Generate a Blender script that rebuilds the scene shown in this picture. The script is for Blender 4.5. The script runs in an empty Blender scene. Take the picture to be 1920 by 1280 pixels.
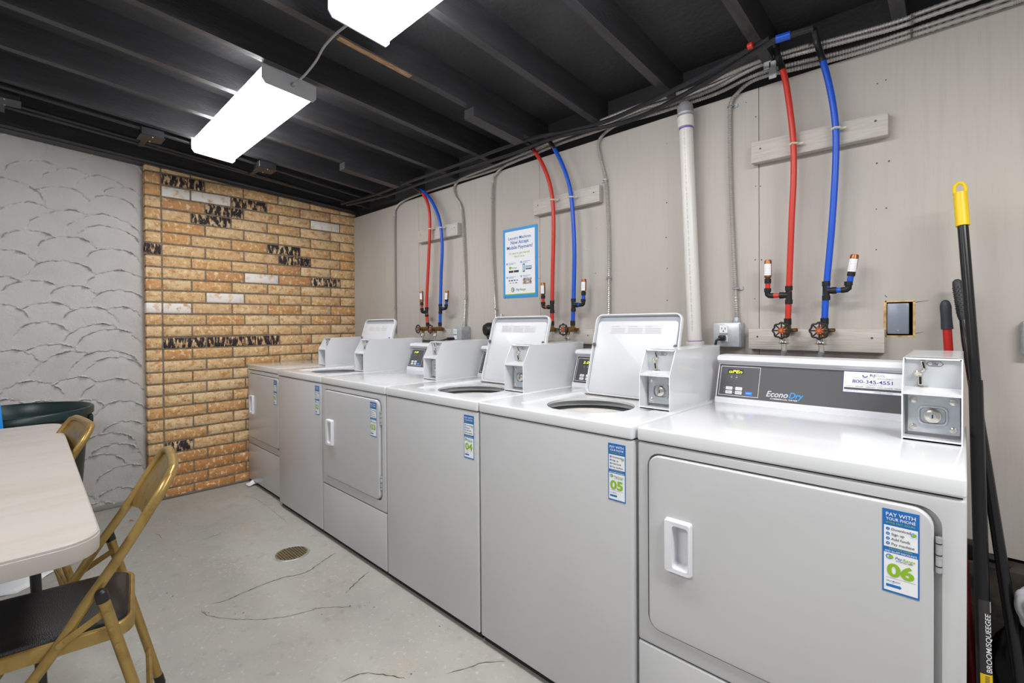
import bpy, bmesh, math, random
import numpy as np
from mathutils import Vector, Matrix
random.seed(7)
rng = np.random.default_rng(5)
scn = bpy.context.scene
COL = scn.collection
PI = math.pi

# ------------------------------------------------------------------ camera
FPX, YAW, PIT, ROL = 888.53, .8081, -.0094, -.0067
CAM = np.array([4.05, -2.152, 1.214]); CY = 615.44
FW = np.array([-math.cos(YAW)*math.cos(PIT), math.sin(YAW)*math.cos(PIT), math.sin(PIT)])
_R = np.array([math.sin(YAW), math.cos(YAW), 0.]); _U = np.cross(_R, FW)
RT = _R*math.cos(ROL)+_U*math.sin(ROL); UP = -_R*math.sin(ROL)+_U*math.cos(ROL)

def at(u, v, ax, val):
    """photo pixel -> point on a real plane of the room"""
    d = FW+RT*(u-960)/FPX+UP*(CY-v)/FPX
    n = np.eye(3)['XYZ'.index(ax)] if isinstance(ax, str) else np.array(ax, float)
    t = (val-n@CAM)/(n@d)
    return Vector(CAM+d*t)

cd = bpy.data.cameras.new('camera'); cam = bpy.data.objects.new('camera', cd); COL.objects.link(cam)
M = Matrix(((RT[0], UP[0], -FW[0], CAM[0]), (RT[1], UP[1], -FW[1], CAM[1]), (RT[2], UP[2], -FW[2], CAM[2]), (0, 0, 0, 1)))
cam.matrix_world = M
cd.sensor_width = 36; cd.lens = FPX/1920*36; cd.shift_y = (CY-640)/1920
cd.clip_start = .05
scn.camera = cam

# ------------------------------------------------------------------ materials
def s2l(c):
    return tuple(((x/255)/12.92 if x/255 <= .04045 else ((x/255+.055)/1.055)**2.4) for x in c)
MATS = {}
def mat(name, rgb, rough=.5, metal=0, spec=.5, n=None, bump=0, bscale=60, coat=0, emit=0, bstretch=(1, 1, 1)):
    """n = list of (scale, stretch, rgb2, lo, hi) noise layers mixed over the base"""
    if name in MATS: return MATS[name]
    m = bpy.data.materials.new(name); m.use_nodes = True; MATS[name] = m
    nt = m.node_tree; N = nt.nodes; L = nt.links
    b = N['Principled BSDF']
    b.inputs['Roughness'].default_value = rough; b.inputs['Metallic'].default_value = metal
    b.inputs['Specular IOR Level'].default_value = spec
    if coat:
        b.inputs['Coat Weight'].default_value = coat; b.inputs['Coat Roughness'].default_value = .12
    col = N.new('ShaderNodeRGB'); col.outputs[0].default_value = (*s2l(rgb), 1)
    cur = col.outputs[0]
    tc = N.new('ShaderNodeTexCoord')
    for (sc, st, c2, lo, hi) in (n or []):
        mp = N.new('ShaderNodeMapping'); mp.inputs['Scale'].default_value = st
        L.new(tc.outputs['Object'], mp.inputs['Vector'])
        no = N.new('ShaderNodeTexNoise'); no.inputs['Scale'].default_value = sc; no.inputs['Detail'].default_value = 6
        L.new(mp.outputs[0], no.inputs['Vector'])
        rp = N.new('ShaderNodeMapRange'); rp.inputs['From Min'].default_value = lo; rp.inputs['From Max'].default_value = hi
        L.new(no.outputs['Fac'], rp.inputs['Value'])
        mx = N.new('ShaderNodeMix'); mx.data_type = 'RGBA'
        L.new(rp.outputs[0], mx.inputs[0]); L.new(cur, mx.inputs[6]); mx.inputs[7].default_value = (*s2l(c2), 1)
        cur = mx.outputs[2]
    L.new(cur, b.inputs['Base Color'])
    if emit:
        L.new(cur, b.inputs['Emission Color']); b.inputs['Emission Strength'].default_value = emit
    if bump:
        mp = N.new('ShaderNodeMapping'); mp.inputs['Scale'].default_value = bstretch
        L.new(tc.outputs['Object'], mp.inputs['Vector'])
        no = N.new('ShaderNodeTexNoise'); no.inputs['Scale'].default_value = bscale; no.inputs['Detail'].default_value = 5
        L.new(mp.outputs[0], no.inputs['Vector'])
        bp = N.new('ShaderNodeBump'); bp.inputs['Strength'].default_value = bump; bp.inputs['Distance'].default_value = .01
        L.new(no.outputs['Fac'], bp.inputs['Height']); L.new(bp.outputs[0], b.inputs['Normal'])
    return m

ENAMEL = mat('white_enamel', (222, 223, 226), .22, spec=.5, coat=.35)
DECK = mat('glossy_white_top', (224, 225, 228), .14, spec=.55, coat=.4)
COINF = mat('shade_and_label_grey', (196, 200, 204), .4)  # grey carries the upper recess's shade; also colours the top label
ENAMEL2 = mat('white_enamel_shaded', (194, 194, 196), .30, spec=.5, coat=.25, n=[(2.2, (1, 1, 1), (187, 187, 190), .45, .7)])  # front enamel darkened; weaker light on the fronts is put into the colour
PLASTIC = mat('white_plastic', (224, 224, 229), .35)
DARKGAP = mat('dark_gap', (22, 22, 24), .8)
OVERLAY = mat('charcoal_overlay', (72, 71, 75), .38)
CHROME = mat('chrome', (215, 210, 202), .2, .8)
GALV = mat('galvanized_steel', (188, 192, 195), .38, .4, n=[(28, (1, 1, 1), (166, 171, 175), .4, .65)])
GALV2 = mat('galvanized_plate', (206, 211, 215), .3, .35, n=[(14, (1, 1, 1), (182, 188, 194), .4, .65)])
CONDUIT = mat('flexible_metal_conduit', (186, 182, 178), .35, .5)
BLACKP = mat('black_plastic', (24, 24, 26), .42)
BLACKM = mat('black_fitting', (34, 32, 34), .45, .3)
REDP = mat('red_pex', (200, 52, 40), .38)
BLUEP = mat('blue_pex', (18, 84, 200), .38)
BRASS = mat('brass', (150, 116, 68), .35, .8, n=[(60, (1, 1, 1), (98, 78, 52), .45, .7)])
COPPER = mat('copper', (168, 112, 70), .35, .75, n=[(50, (1, 1, 1), (130, 82, 50), .45, .7)])
WHITE = mat('white_print', (238, 239, 242), .5)
GREYT = mat('grey_print', (150, 150, 155), .6)
DKT = mat('dark_print', (48, 48, 60), .6)
BLUEST = mat('sticker_blue', (20, 108, 188), .45)
GREENST = mat('sticker_green', (140, 186, 30), .45)
NAVY = mat('navy_print', (54, 56, 140), .5)
SKYB = mat('sky_blue_print', (48, 150, 220), .5)
YELG = mat('yellow_green_led', (220, 232, 30), .4, emit=1.1)
BTN = mat('button_white', (222, 222, 224), .5)
BTNB = mat('button_blue', (20, 120, 220), .5)
WOODP = mat('grey_painted_wood', (196, 190, 183), .6, n=[(9, (1, 6, 14), (178, 172, 165), .4, .75)], bump=.15, bscale=14, bstretch=(1, 8, 16))
WOODRAW = mat('raw_wood', (224, 192, 134), .7, n=[(40, (1, 1, 1), (168, 128, 78), .4, .7)])
BLACKPAINT = mat('black_ceiling_paint', (54, 54, 56), .5, spec=.4, n=[(3, (1, 1, 1), (64, 64, 67), .45, .7)], bump=.3, bscale=30, bstretch=(1, 1, 1))
BLACKJOIST = mat('black_joist_paint', (52, 52, 54), .42, spec=.45, n=[(5, (8, 1, 8), (62, 62, 66), .4, .7)], bump=.2, bscale=30, bstretch=(6, 1, 6))
GOLD = mat('gold_painted_metal', (166, 138, 80), .34, .55, n=[(30, (1, 1, 1), (140, 112, 60), .5, .75)])
VINYL = mat('black_vinyl', (24, 21, 24), .34, spec=.4, bump=.25, bscale=420)
TABLEM = mat('white_table_plastic', (183, 175, 170), .5, n=[(2.2, (6, 1.1, 1), (172, 164, 153), .45, .75), (12, (5, 1, 1), (164, 155, 142), .64, .9)])
GREENBIN = mat('dark_green_plastic', (14, 40, 42), .35, n=[(20, (1, 1, 1), (24, 54, 54), .55, .8)])

def wall_material():
    m = mat('grey_plywood_paint', (190, 184, 177), .62, spec=.3,
            n=[(1.6, (1, 1, .6), (182, 176, 169), .4, .65), (9, (6, 1, .3), (182, 176, 169), .48, .78), (60, (6, 1, .2), (168, 160, 155), .62, .85)],
            bump=.06, bscale=26, bstretch=(6, 1, .25))
    return m
PLY = wall_material()
PLASTER = mat('grey_plaster', (196, 192, 190), .6, spec=.3, n=[(5, (1, 1, 1), (188, 184, 182), .4, .7)], bump=.10, bscale=50)

def floor_material():
    m = mat('painted_concrete', (176, 175, 168), .55, spec=.35,
            n=[(1.6, (1, 1, 1), (164, 164, 158), .35, .62), (3.4, (1, 1.6, 1), (172, 165, 155), .45, .78), (9, (1, 1, 1), (158, 158, 153), .5, .8),
               (17, (1, 1, 1), (150, 141, 128), .60, .80), (48, (1, 1, 1), (192, 189, 181), .60, .74), (130, (1, 1, 1), (132, 130, 126), .64, .82)],
            bump=.12, bscale=120)
    return m
FLOORM = floor_material()

def brick_mat(name, mode):
    m = bpy.data.materials.new(name); m.use_nodes = True
    nt = m.node_tree; N = nt.nodes; L = nt.links; b = N['Principled BSDF']; b.inputs['Roughness'].default_value = .8
    b.inputs['Specular IOR Level'].default_value = .2
    tc = N.new('ShaderNodeTexCoord')
    at_ = N.new('ShaderNodeAttribute'); at_.attribute_name = 'Col'
    def noise(sc, st=(1, 1, 1), det=6, lo=.4, hi=.7):
        mp = N.new('ShaderNodeMapping'); mp.inputs['Scale'].default_value = st; L.new(tc.outputs['Object'], mp.inputs[0])
        no = N.new('ShaderNodeTexNoise'); no.inputs['Scale'].default_value = sc; no.inputs['Detail'].default_value = det
        L.new(mp.outputs[0], no.inputs[0]); r = N.new('ShaderNodeMapRange'); r.inputs[1].default_value = lo; r.inputs[2].default_value = hi
        L.new(no.outputs['Fac'], r.inputs[0]); return r.outputs[0]
    def mix(f, a, c):
        x = N.new('ShaderNodeMix'); x.data_type = 'RGBA'; L.new(f, x.inputs[0])
        if isinstance(a, tuple): x.inputs[6].default_value = (*s2l(a), 1)
        else: L.new(a, x.inputs[6])
        if isinstance(c, tuple): x.inputs[7].default_value = (*s2l(c), 1)
        else: L.new(c, x.inputs[7])
        return x.outputs[2]
    base = at_.outputs['Color']
    c = mix(noise(20, (1, 1, 1.6), 7, .47, .68), base, (196, 142, 90))
    c = mix(noise(34, (1, 1.2, 1), 8, .53, .66), c, (236, 210, 168))
    c = mix(noise(80, (1, 1, 1), 5, .60, .72), c, (140, 98, 62))
    if mode == 'black':
        c = mix(noise(30, (1, 1.7, .6), 8, .49, .60), (58, 52, 55), c)
        c = mix(noise(55, (1, 1, 1), 4, .6, .68), c, (60, 40, 34))
    if mode == 'white':
        c = mix(noise(24, (1, 1, 1), 8, .52, .70), (240, 234, 228), c)
    L.new(c, b.inputs['Base Color'])
    no = N.new('ShaderNodeTexNoise'); no.inputs['Scale'].default_value = 90; no.inputs['Detail'].default_value = 5; L.new(tc.outputs['Object'], no.inputs[0])
    bp = N.new('ShaderNodeBump'); bp.inputs['Strength'].default_value = .5; bp.inputs['Distance'].default_value = .004
    L.new(no.outputs['Fac'], bp.inputs['Height']); L.new(bp.outputs[0], b.inputs['Normal'])
    return m

# ------------------------------------------------------------------ mesh builder
WORLD = {}   # object name -> world matrix of its root
class MB:
    def __init__(s): s.V = []; s.F = []; s.MI = []; s.mats = []
    def mi(s, m):
        if m not in s.mats: s.mats.append(m)
        return s.mats.index(m)
    def raw(s, V, F, m, X=None):
        o = len(s.V); k = s.mi(m)
        for v in V: s.V.append(tuple(X @ Vector(v)) if X is not None else tuple(v))
        for f in F: s.F.append([i+o for i in f]); s.MI.append(k)
    def bm(s, b, m, X=None):
        b.verts.ensure_lookup_table(); b.verts.index_update()
        s.raw([v.co.copy() for v in b.verts], [[v.index for v in f.verts] for f in b.faces], m, X); b.free()
    def box(s, x0, x1, y0, y1, z0, z1, m, bev=0, seg=2, X=None):
        b = bmesh.new(); bmesh.ops.create_cube(b, size=1)
        for v in b.verts: v.co = Vector(((x0+x1)/2+v.co.x*(x1-x0), (y0+y1)/2+v.co.y*(y1-y0), (z0+z1)/2+v.co.z*(z1-z0)))
        if bev: bmesh.ops.bevel(b, geom=list(b.edges), offset=bev, segments=seg, profile=.5, affect='EDGES')
        s.bm(b, m, X)
    def tube(s, pts, r, m, seg=10, rf=None, caps=True, X=None):
        P = [Vector(p) for p in pts]; n = len(P); V = []; F = []
        T = [(P[min(i+1, n-1)]-P[max(i-1, 0)]).normalized() for i in range(n)]
        up = Vector((0, 0, 1)) if abs(T[0].z) < .9 else Vector((1, 0, 0))
        A = (up-T[0]*up.dot(T[0])).normalized()
        for i in range(n):
            A = (A-T[i]*A.dot(T[i])).normalized(); B = T[i].cross(A)
            rr = rf(i) if rf else (r[i] if isinstance(r, (list, tuple)) else r)
            for k in range(seg):
                a = 2*PI*k/seg; V.append(P[i]+(A*math.cos(a)+B*math.sin(a))*rr)
        for i in range(n-1):
            for k in range(seg):
                k2 = (k+1) % seg; F.append([i*seg+k, i*seg+k2, (i+1)*seg+k2, (i+1)*seg+k])
        if caps: F.append(list(range(seg))[::-1]); F.append([(n-1)*seg+k for k in range(seg)])
        s.raw(V, F, m, X)
    def cyl(s, p0, p1, r, m, seg=20, r1=None, X=None):
        s.tube([p0, p1], [r, r if r1 is None else r1], m, seg, X=X)
    def loft(s, loops, m, cap0=True, cap1=True, X=None, closed=True):
        n = len(loops[0]); V = [p for l in loops for p in l]; F = []
        for i in range(len(loops)-1):
            for k in range(n if closed else n-1):
                k2 = (k+1) % n; F.append([i*n+k, i*n+k2, (i+1)*n+k2, (i+1)*n+k])
        if cap0: F.append(list(range(n))[::-1])
        if cap1: F.append([(len(loops)-1)*n+k for k in range(n)])
        s.raw(V, F, m, X)
    def prism(s, poly, off, m, X=None):
        off = Vector(off); s.loft([[Vector(p) for p in poly], [Vector(p)+off for p in poly]], m, X=X)
    def lathe(s, prof, m, seg=28, X=None, a0=0, a1=2*PI):
        V = []; F = []; n = len(prof)
        for k in range(seg):
            a = 2*PI*k/seg
            for r, z in prof: V.append((r*math.cos(a), r*math.sin(a), z))
        for k in range(seg):
            k2 = (k+1) % seg
            for i in range(n-1): F.append([k*n+i, k2*n+i, k2*n+i+1, k*n+i+1])
        s.raw(V, F, m, X)
    def disc(s, c, r, nrm, m, seg=20, th=.0006, X=None):
        c = Vector(c); nrm = Vector(nrm).normalized(); s.cyl(c, c+nrm*th, r, m, seg, X=X)
    def plate(s, O, ex, eu, a0, a1, b0, b1, m, lift=.0006, r=0, X=None):
        """flat rectangle lying on a plane given by origin and two axes"""
        O, ex, eu = Vector(O), Vector(ex), Vector(eu); n = ex.cross(eu).normalized()
        if r:
            lp = rrect((a0+a1)/2, (b0+b1)/2, a1-a0, b1-b0, r, 4)
        else: lp = [(a0, b0), (a1, b0), (a1, b1), (a0, b1)]
        pts = [O+ex*a+eu*b for a, b in lp]
        s.loft([[p for p in pts], [p+n*lift for p in pts]], m, cap0=False, X=X)
    def text(s, txt, O, ex, eu, a, b, size, m, align='CENTER', bold=0, shear=0, wid=None, lift=.0008, X=None):
        O, ex, eu = Vector(O), Vector(ex), Vector(eu); nr = ex.cross(eu).normalized()
        cu = bpy.data.curves.new('t', 'FONT'); cu.body = txt; cu.size = size; cu.align_x = align; cu.shear = shear
        cu.offset = min(bold, .034 if size > .03 else (.020 if size > .02 and not 'M' in txt else .009))*size; cu.resolution_u = 8 if size > .03 else (4 if size > .012 else 2)
        ob = bpy.data.objects.new('t', cu); me = ob.to_mesh()
        sx = 1
        if wid and len(me.vertices):
            xs = [v.co.x for v in me.vertices]; sx = wid/(max(xs)-min(xs))
        V = [O+ex*(a+v.co.x*sx)+eu*(b+v.co.y)+nr*lift for v in me.vertices]
        F = [list(p.vertices) for p in me.polygons]
        ob.to_mesh_clear(); bpy.data.objects.remove(ob); bpy.data.curves.remove(cu)
        s.raw(V, F, m, X)
    def build(s, name, parent=None, world=False, label=None, cat=None, group=None, kind=None, flat=False, ang=32, origin=None):
        V = [Vector(v) for v in s.V]
        loc = Vector((0, 0, 0))
        if parent is not None:
            if world:
                Mi = WORLD[parent.name].inverted(); V = [Mi @ v for v in V]
        else:
            if origin is None:
                lo = [min(v[i] for v in V) for i in range(3)]; hi = [max(v[i] for v in V) for i in range(3)]
                origin = ((lo[0]+hi[0])/2, (lo[1]+hi[1])/2, lo[2])
            loc = Vector(origin); V = [v-loc for v in V]
        me = bpy.data.meshes.new(name); me.from_pydata([tuple(v) for v in V], [], s.F)
        for m in s.mats: me.materials.append(m)
        me.polygons.foreach_set('material_index', s.MI)
        me.update(); me.validate()
        if not flat:
            me.polygons.foreach_set('use_smooth', [True]*len(me.polygons)); me.set_sharp_from_angle(angle=math.radians(ang))
        o = bpy.data.objects.new(name, me); COL.objects.link(o); o.location = loc
        if parent is not None: o.parent = parent; WORLD[o.name] = WORLD[parent.name]
        else: WORLD[o.name] = Matrix.Translation(loc)
        meta(o, label, cat, group, kind)
        return o

def meta(o, label=None, cat=None, group=None, kind=None):
    if label: o['label'] = label
    if cat: o['category'] = cat
    if group: o['group'] = group
    if kind: o['kind'] = kind

def thing(name, label, cat, loc=(0, 0, 0), rz=0, group=None):
    o = bpy.data.objects.new(name, None); COL.objects.link(o); o.location = loc; o.rotation_euler = (0, 0, rz)
    o.empty_display_size = .1
    WORLD[o.name] = Matrix.Translation(Vector(loc)) @ Matrix.Rotation(rz, 4, 'Z')
    meta(o, label, cat, group); return o

def rrect(cx, cy, w, h, r, n=5):
    pts = []
    for (sx, sy, a0) in ((1, 1, 0), (-1, 1, PI/2), (-1, -1, PI), (1, -1, 1.5*PI)):
        for k in range(n+1):
            a = a0+PI/2*k/n; pts.append((cx+sx*(w/2-r)+r*math.cos(a), cy+sy*(h/2-r)+r*math.sin(a)))
    return pts

def smooth(pts, step=.03):
    P = [Vector(p) for p in pts]; out = []
    for i in range(len(P)-1):
        p0 = P[max(i-1, 0)]; p1 = P[i]; p2 = P[i+1]; p3 = P[min(i+2, len(P)-1)]
        n = max(1, int((p2-p1).length/step))
        for k in range(n):
            t = k/n
            out.append(.5*((2*p1)+(p2-p0)*t+(2*p0-5*p1+4*p2-p3)*t*t+(3*p1-p0-3*p2+p3)*t**3))
    out.append(P[-1]); return out

def corrugated(mb, pts, r, m, pitch=.0045, amp=.13, seg=8):
    P = smooth(pts, pitch)
    mb.tube(P, r, m, seg, rf=lambda i: r*(1+amp*(1 if i % 2 else -1)))

def boolean_mesh(name, base_mb, cutters, parent, bevel=0):
    """solid minus cutters, evaluated into one clean mesh"""
    def tmp(mb):
        me = bpy.data.meshes.new('tmp'); me.from_pydata(mb.V, [], mb.F)
        for m in mb.mats: me.materials.append(m)
        me.polygons.foreach_set('material_index', mb.MI); me.update()
        b = bmesh.new(); b.from_mesh(me); bmesh.ops.recalc_face_normals(b, faces=b.faces); b.to_mesh(me); b.free()
        o = bpy.data.objects.new('tmp', me); COL.objects.link(o); return o
    base = tmp(base_mb); cs = []
    for c in cutters:
        co = tmp(c); cs.append(co); md = base.modifiers.new('b', 'BOOLEAN'); md.operation = 'DIFFERENCE'; md.object = co; md.solver = 'EXACT'
    if bevel:
        md = base.modifiers.new('v', 'BEVEL'); md.width = bevel; md.segments = 2; md.limit_method = 'ANGLE'; md.angle_limit = math.radians(40)
    dg = bpy.context.evaluated_depsgraph_get(); ev = base.evaluated_get(dg)
    me = bpy.data.meshes.new_from_object(ev); me.name = name
    for o in cs+[base]: bpy.data.objects.remove(o)
    me.polygons.foreach_set('use_smooth', [True]*len(me.polygons)); me.set_sharp_from_angle(angle=math.radians(32))
    o = bpy.data.objects.new(name, me); COL.objects.link(o); o.parent = parent; WORLD[o.name] = WORLD[parent.name]
    return o

EX, EY, EZ = Vector((1, 0, 0)), Vector((0, 1, 0)), Vector((0, 0, 1))
XM, YM = 6.2, -4.6          # how far the room runs past the frame

# ================================================================== ROOM
b = MB(); b.box(-.3, XM, YM, .02, -.08, 0, FLOORM)
crk = mat('floor_crack', (92, 84, 74), .9); chip = mat('floor_chip', (198, 192, 178), .8); stain = mat('rust_stain', (150, 96, 62), .8)
def ribbon(pix, w, m, z=.0008):
    P = smooth([at(u, v, 'Z', 0) for u, v in pix], .012)
    L, R = [], []
    for i, p in enumerate(P):
        t = (P[min(i+1, len(P)-1)]-P[max(i-1, 0)]).normalized(); nn = Vector((-t.y, t.x, 0))
        j = nn*random.uniform(-.003, .003); ww = w*random.uniform(.25, 1)*min(1, .2+min(i, len(P)-1-i)*.2)
        L.append(p+j+nn*ww+Vector((0, 0, z))); R.append(p+j-nn*ww+Vector((0, 0, z)))
    n = len(P); b.raw(L+R, [[i, i+1, n+i+1, n+i] for i in range(n-1)], m)
for pix, w in [([(392, 1133), (427, 1123.7), (480, 1101), (530, 1083), (573, 1073), (607, 1050), (630, 1036)], .0022),
               ([(378, 1140), (393, 1155), (483, 1161), (550, 1153), (600, 1140), (660, 1138)], .0011),
               ([(647, 1113), (668, 1092), (692, 1071)], .0022), ([(838, 1262), (873, 1253), (905, 1242), (948, 1240)], .0016),
               ([(640, 1278), (668, 1266), (700, 1262), (760, 1272)], .0018), ([(450, 930), (480, 935), (540, 980)], .0008),
               ([(380, 1012), (405, 1003), (420, 995)], .0012), ([(290, 1000), (300, 1004), (303, 1010)], .0015)]:
    ribbon(pix, w*1.6, crk)
def blob(u, v, r, m, z=.0007, asp=1):
    c = at(u, v, 'Z', 0); k = random.randint(5, 8)
    pts = [c+Vector((math.cos(2*PI*i/k)*r*random.uniform(.4, 1), math.sin(2*PI*i/k)*r*asp*random.uniform(.4, 1), z)) for i in range(k)]
    b.raw(pts, [list(range(k))], m)
for i in range(70): blob(random.gauss(425, 28), random.gauss(1058, 9), random.uniform(.0015, .006), chip, .0006+.00001*i)
for u, v, r in [(331, 1115, .006), (448, 935, .008), (452, 933, .006), (365, 1016, .005), (403, 1002, .006), (405, 1000, .005)]: blob(u, v, r, chip)
for i in range(26):
    u, v = [(770, 1262), (460, 1154), (600, 1142), (665, 1140), (693, 1132), (385, 1145), (817, 1182), (325, 865+250)][i % 8]
    blob(u+random.gauss(0, 9), v+random.gauss(0, 4), random.uniform(.002, .006), crk if i % 3 else stain, .0009+.00001*i)
for i in range(8): blob(248+random.gauss(0, 5), 976+random.gauss(0, 1), .008, stain, .001+.00001*i)
floor = b.build('floor', kind='structure', flat=True, origin=(0, 0, 0))

# --- brick pier / wall at the far end
BT, BK, BW = brick_mat('tan_brick', 'tan'), brick_mat('burnt_brick', 'black'), brick_mat('whitewashed_brick', 'white')
MORT = mat('mortar', (140, 126, 107), .95, n=[(60, (1, 1, 1), (104, 92, 78), .4, .7)], bump=.4, bscale=150)
CH = .0818; Z0 = 1.3
ja = [-1.444, -1.269, -1.008, -.75, -.488, -.227, .02]; jb = [-1.444, -1.181, -.921, -.664, -.402, -.138, .02]
special = {}
def mark(u, v, t):
    p = at(u, v, 'X', 0); k = math.floor((p.z-Z0)/CH)
    if p.y < -1.444: special[(k, -1)] = t; return
    J = ja if k % 2 == 0 else jb
    for i in range(len(J)-1):
        if J[i] <= p.y < J[i+1]: special[(k, i)] = t
for u, v in [(345, 342), (465, 381), (421, 393), (396.6, 410), (291, 463.5), (534, 469), (552.8, 489.5), (609.5, 529), (346, 642), (421.6, 641.5), (492.7, 639), (334, 842.3)]: mark(u, v, 'k')
for u, v in [(328.7, 361), (395.7, 370.8), (609.5, 424), (485.8, 523), (418, 559), (332, 577), (289, 577)]: mark(u, v, 'w')
for u, v in [(534, 506), (552.8, 526.5), (430, 515), (395, 520), (350, 395)]: mark(u, v, 'o')
b = MB(); b.box(-.16, -.0045, -1.531, .02, 0, 2.42, MORT)
b.box(-.02, .010, -1.53, -.5, 0, .016, mat('mortar_toe', (112, 104, 92), .95, bump=.5, bscale=60), .006, 2)
cols = []      # one colour per brick, applied after
nb0 = len(b.F)
for k in range(-16, 13):
    z0 = Z0+CH*k+.006; z1 = Z0+CH*(k+1)-.006
    J = ja if k % 2 == 0 else jb
    segs = [(-1, -1.535, -1.444)]+[(i, J[i], J[i+1]) for i in range(6)]
    for i, y0, y1 in segs:
        t = special.get((k, i), 't'); m = {'t': BT, 'o': BT, 'k': BK, 'w': BW}[t]
        n0 = len(b.F); dx = random.uniform(-.0015, .0015); dz = random.uniform(-.001, .001)
        ya = y0+(.005 if i >= 0 else 0)+random.uniform(-.001, .001); yb = min(y1, .02)-.005+random.uniform(-.001, .001)
        b.box(-.08, dx, ya, yb, z0+dz, z1+dz, m, .003, 1)
        sh = random.random()
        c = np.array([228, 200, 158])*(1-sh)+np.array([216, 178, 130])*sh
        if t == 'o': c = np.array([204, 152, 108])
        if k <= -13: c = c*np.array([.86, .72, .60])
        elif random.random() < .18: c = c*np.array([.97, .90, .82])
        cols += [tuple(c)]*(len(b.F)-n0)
wb = b.build('wall_back', kind='structure', origin=(0, 0, 0), ang=50)
ca = wb.data.color_attributes.new('Col', 'FLOAT_COLOR', 'CORNER'); arr = np.ones((len(wb.data.loops), 4), np.float32)
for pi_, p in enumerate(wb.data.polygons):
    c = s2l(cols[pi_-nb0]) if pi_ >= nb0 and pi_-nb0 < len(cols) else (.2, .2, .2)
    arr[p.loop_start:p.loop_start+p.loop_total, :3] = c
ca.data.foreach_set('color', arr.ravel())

# --- plaster wall with trowelled fans
XP = -.075
fans = []
def fan_px(ax_, ay, lx, rx, ox, oy, s):
    a = at(ox+ax_/s, oy+ay/s, 'X', XP); l = at(ox+lx/s, oy+ay/s, 'X', XP); r = at(ox+rx/s, oy+ay/s, 'X', XP)
    hw = (r.y-l.y)/2; fans.append((a.y if l.y < a.y < r.y else (l.y+r.y)/2, a.z, hw))
for f in [(200, 50, -40, 480), (620, 140, 400, 850), (960, 230, 700, 1240), (340, 280, 70, 610), (620, 350, 370, 840), (880, 412, 650, 1060), (1060, 505, 890, 1220), (60, 430, -280, 335), (540, 500, 300, 790), (960, 580, 790, 1200), (270, 635, 5, 540), (620, 705, 335, 1000), (900, 740, 600, 1190), (920, 835, 650, 1195), (270, 870, -20, 500), (600, 925, 330, 860), (980, 1028, 705, 1180), (60, 1035, -180, 345), (540, 1130, 230, 810), (1020, 1215, 790, 1290)]:
    fan_px(*f, 0, 240, 4.571)
for f in [(20, 268, -120, 110), (195, 290, 0, 350), (420, 320, 288, 550), (670, 345, 485, 790), (-20, 420, -190, 160), (275, 415, 80, 440), (510, 440, 355, 640), (680, 440, 570, 785), (240, 525, 100, 390), (560, 537, 385, 740), (620, 565, 440, 780), (290, 650, 120, 500), (60, 682, -120, 180), (430, 690, 175, 640), (600, 685, 395, 760), (645, 722, 480, 790), (430, 835, 275, 590), (640, 845, 460, 795), (170, 858, -30, 330), (30, 960, -120, 120), (240, 968, 140, 400), (480, 962, 400, 610), (680, 968, 530, 800), (700, 1082, 550, 800), (600, 1150, 470, 790), (640, 1210, 500, 790), (560, 1270, 420, 700), (700, 1330, 560, 860)]:
    fan_px(*f, 0, 427, 3)
for r_ in range(24):
    z = 2.46-r_*.105
    for c_ in range(16):
        y = -4.5+c_*.2+(.1 if r_ % 2 else 0)+random.uniform(-.03, .03)
        if y > -2.38 and z > .22: continue
        if y > -1.55: continue
        fans.append((y, z+random.uniform(-.03, .03), random.uniform(.10, .15)))
fans.sort(key=lambda f: -f[1])
def wob(y, z, f, p): return np.sin(y*f+p)*np.sin(z*f*1.3+p*2.1)
def trowelled(y0, y1, st, b):
    gy = np.arange(y0, y1+st*.5, st); gz = np.arange(.03, 2.56, st); GY, GZ = np.meshgrid(gy, gz); H = np.zeros_like(GY)
    for i, (fy, fz, hw) in enumerate(fans):
        if fy+hw*1.6 < y0 or fy-hw*1.6 > y1: continue
        R = hw*1.12; cz = fz-R*.82; p = fy*37+fz*23
        dy = GY-fy; dz = (GZ-cz)/.82
        ang_ = np.arctan2(dz, dy)
        Rw = R*(1+.03*np.sin(ang_*5+p)+.010*np.sin(ang_*17+p*2)+.006*np.sin(ang_*43+p)+.004*np.sin(ang_*97+p))
        d = Rw-np.hypot(dy, dz)
        top = np.clip((np.sin(ang_)-.12)/.4, 0, 1)
        amp = (.62+.45*np.sin(ang_*5+p)+.35*np.sin(ang_*13+p*3)+.2*np.sin(ang_*31+p)).clip(.08, 1.5)
        lip = np.where(d < .006, np.exp(-((d-.006)/.005)**2), np.exp(-((d-.006)/.0016)**2))
        newh = -.006*np.exp(-(d-.006).clip(0)/.024)+.0008*wob(GY, GZ, 30, p)+.019*amp*top*lip
        w = np.clip((dz/R+.1)/.35, 0, 1)*(d > 0)
        H = H*(1-w)+newh*w
    H += .0003*rng.standard_normal(H.shape)
    nz_, ny_ = H.shape
    verts = np.stack([(XP+.004+H).ravel(), GY.ravel(), GZ.ravel()], 1)
    idx = np.arange(nz_*ny_).reshape(nz_, ny_)+len(b.V)
    faces = np.stack([idx[:-1, :-1].ravel(), idx[:-1, 1:].ravel(), idx[1:, 1:].ravel(), idx[1:, :-1].ravel()], 1)
    b.V += [tuple(v) for v in verts.tolist()]; b.F += faces.tolist(); b.MI += [0]*len(faces)
b = MB(); b.mats = [PLASTER]
trowelled(-2.97, -1.53, .0038, b); trowelled(YM, -2.97, .011, b)
b.box(XP-.1, XP-.012, YM, -1.52, 0, 2.6, PLASTER)
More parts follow.
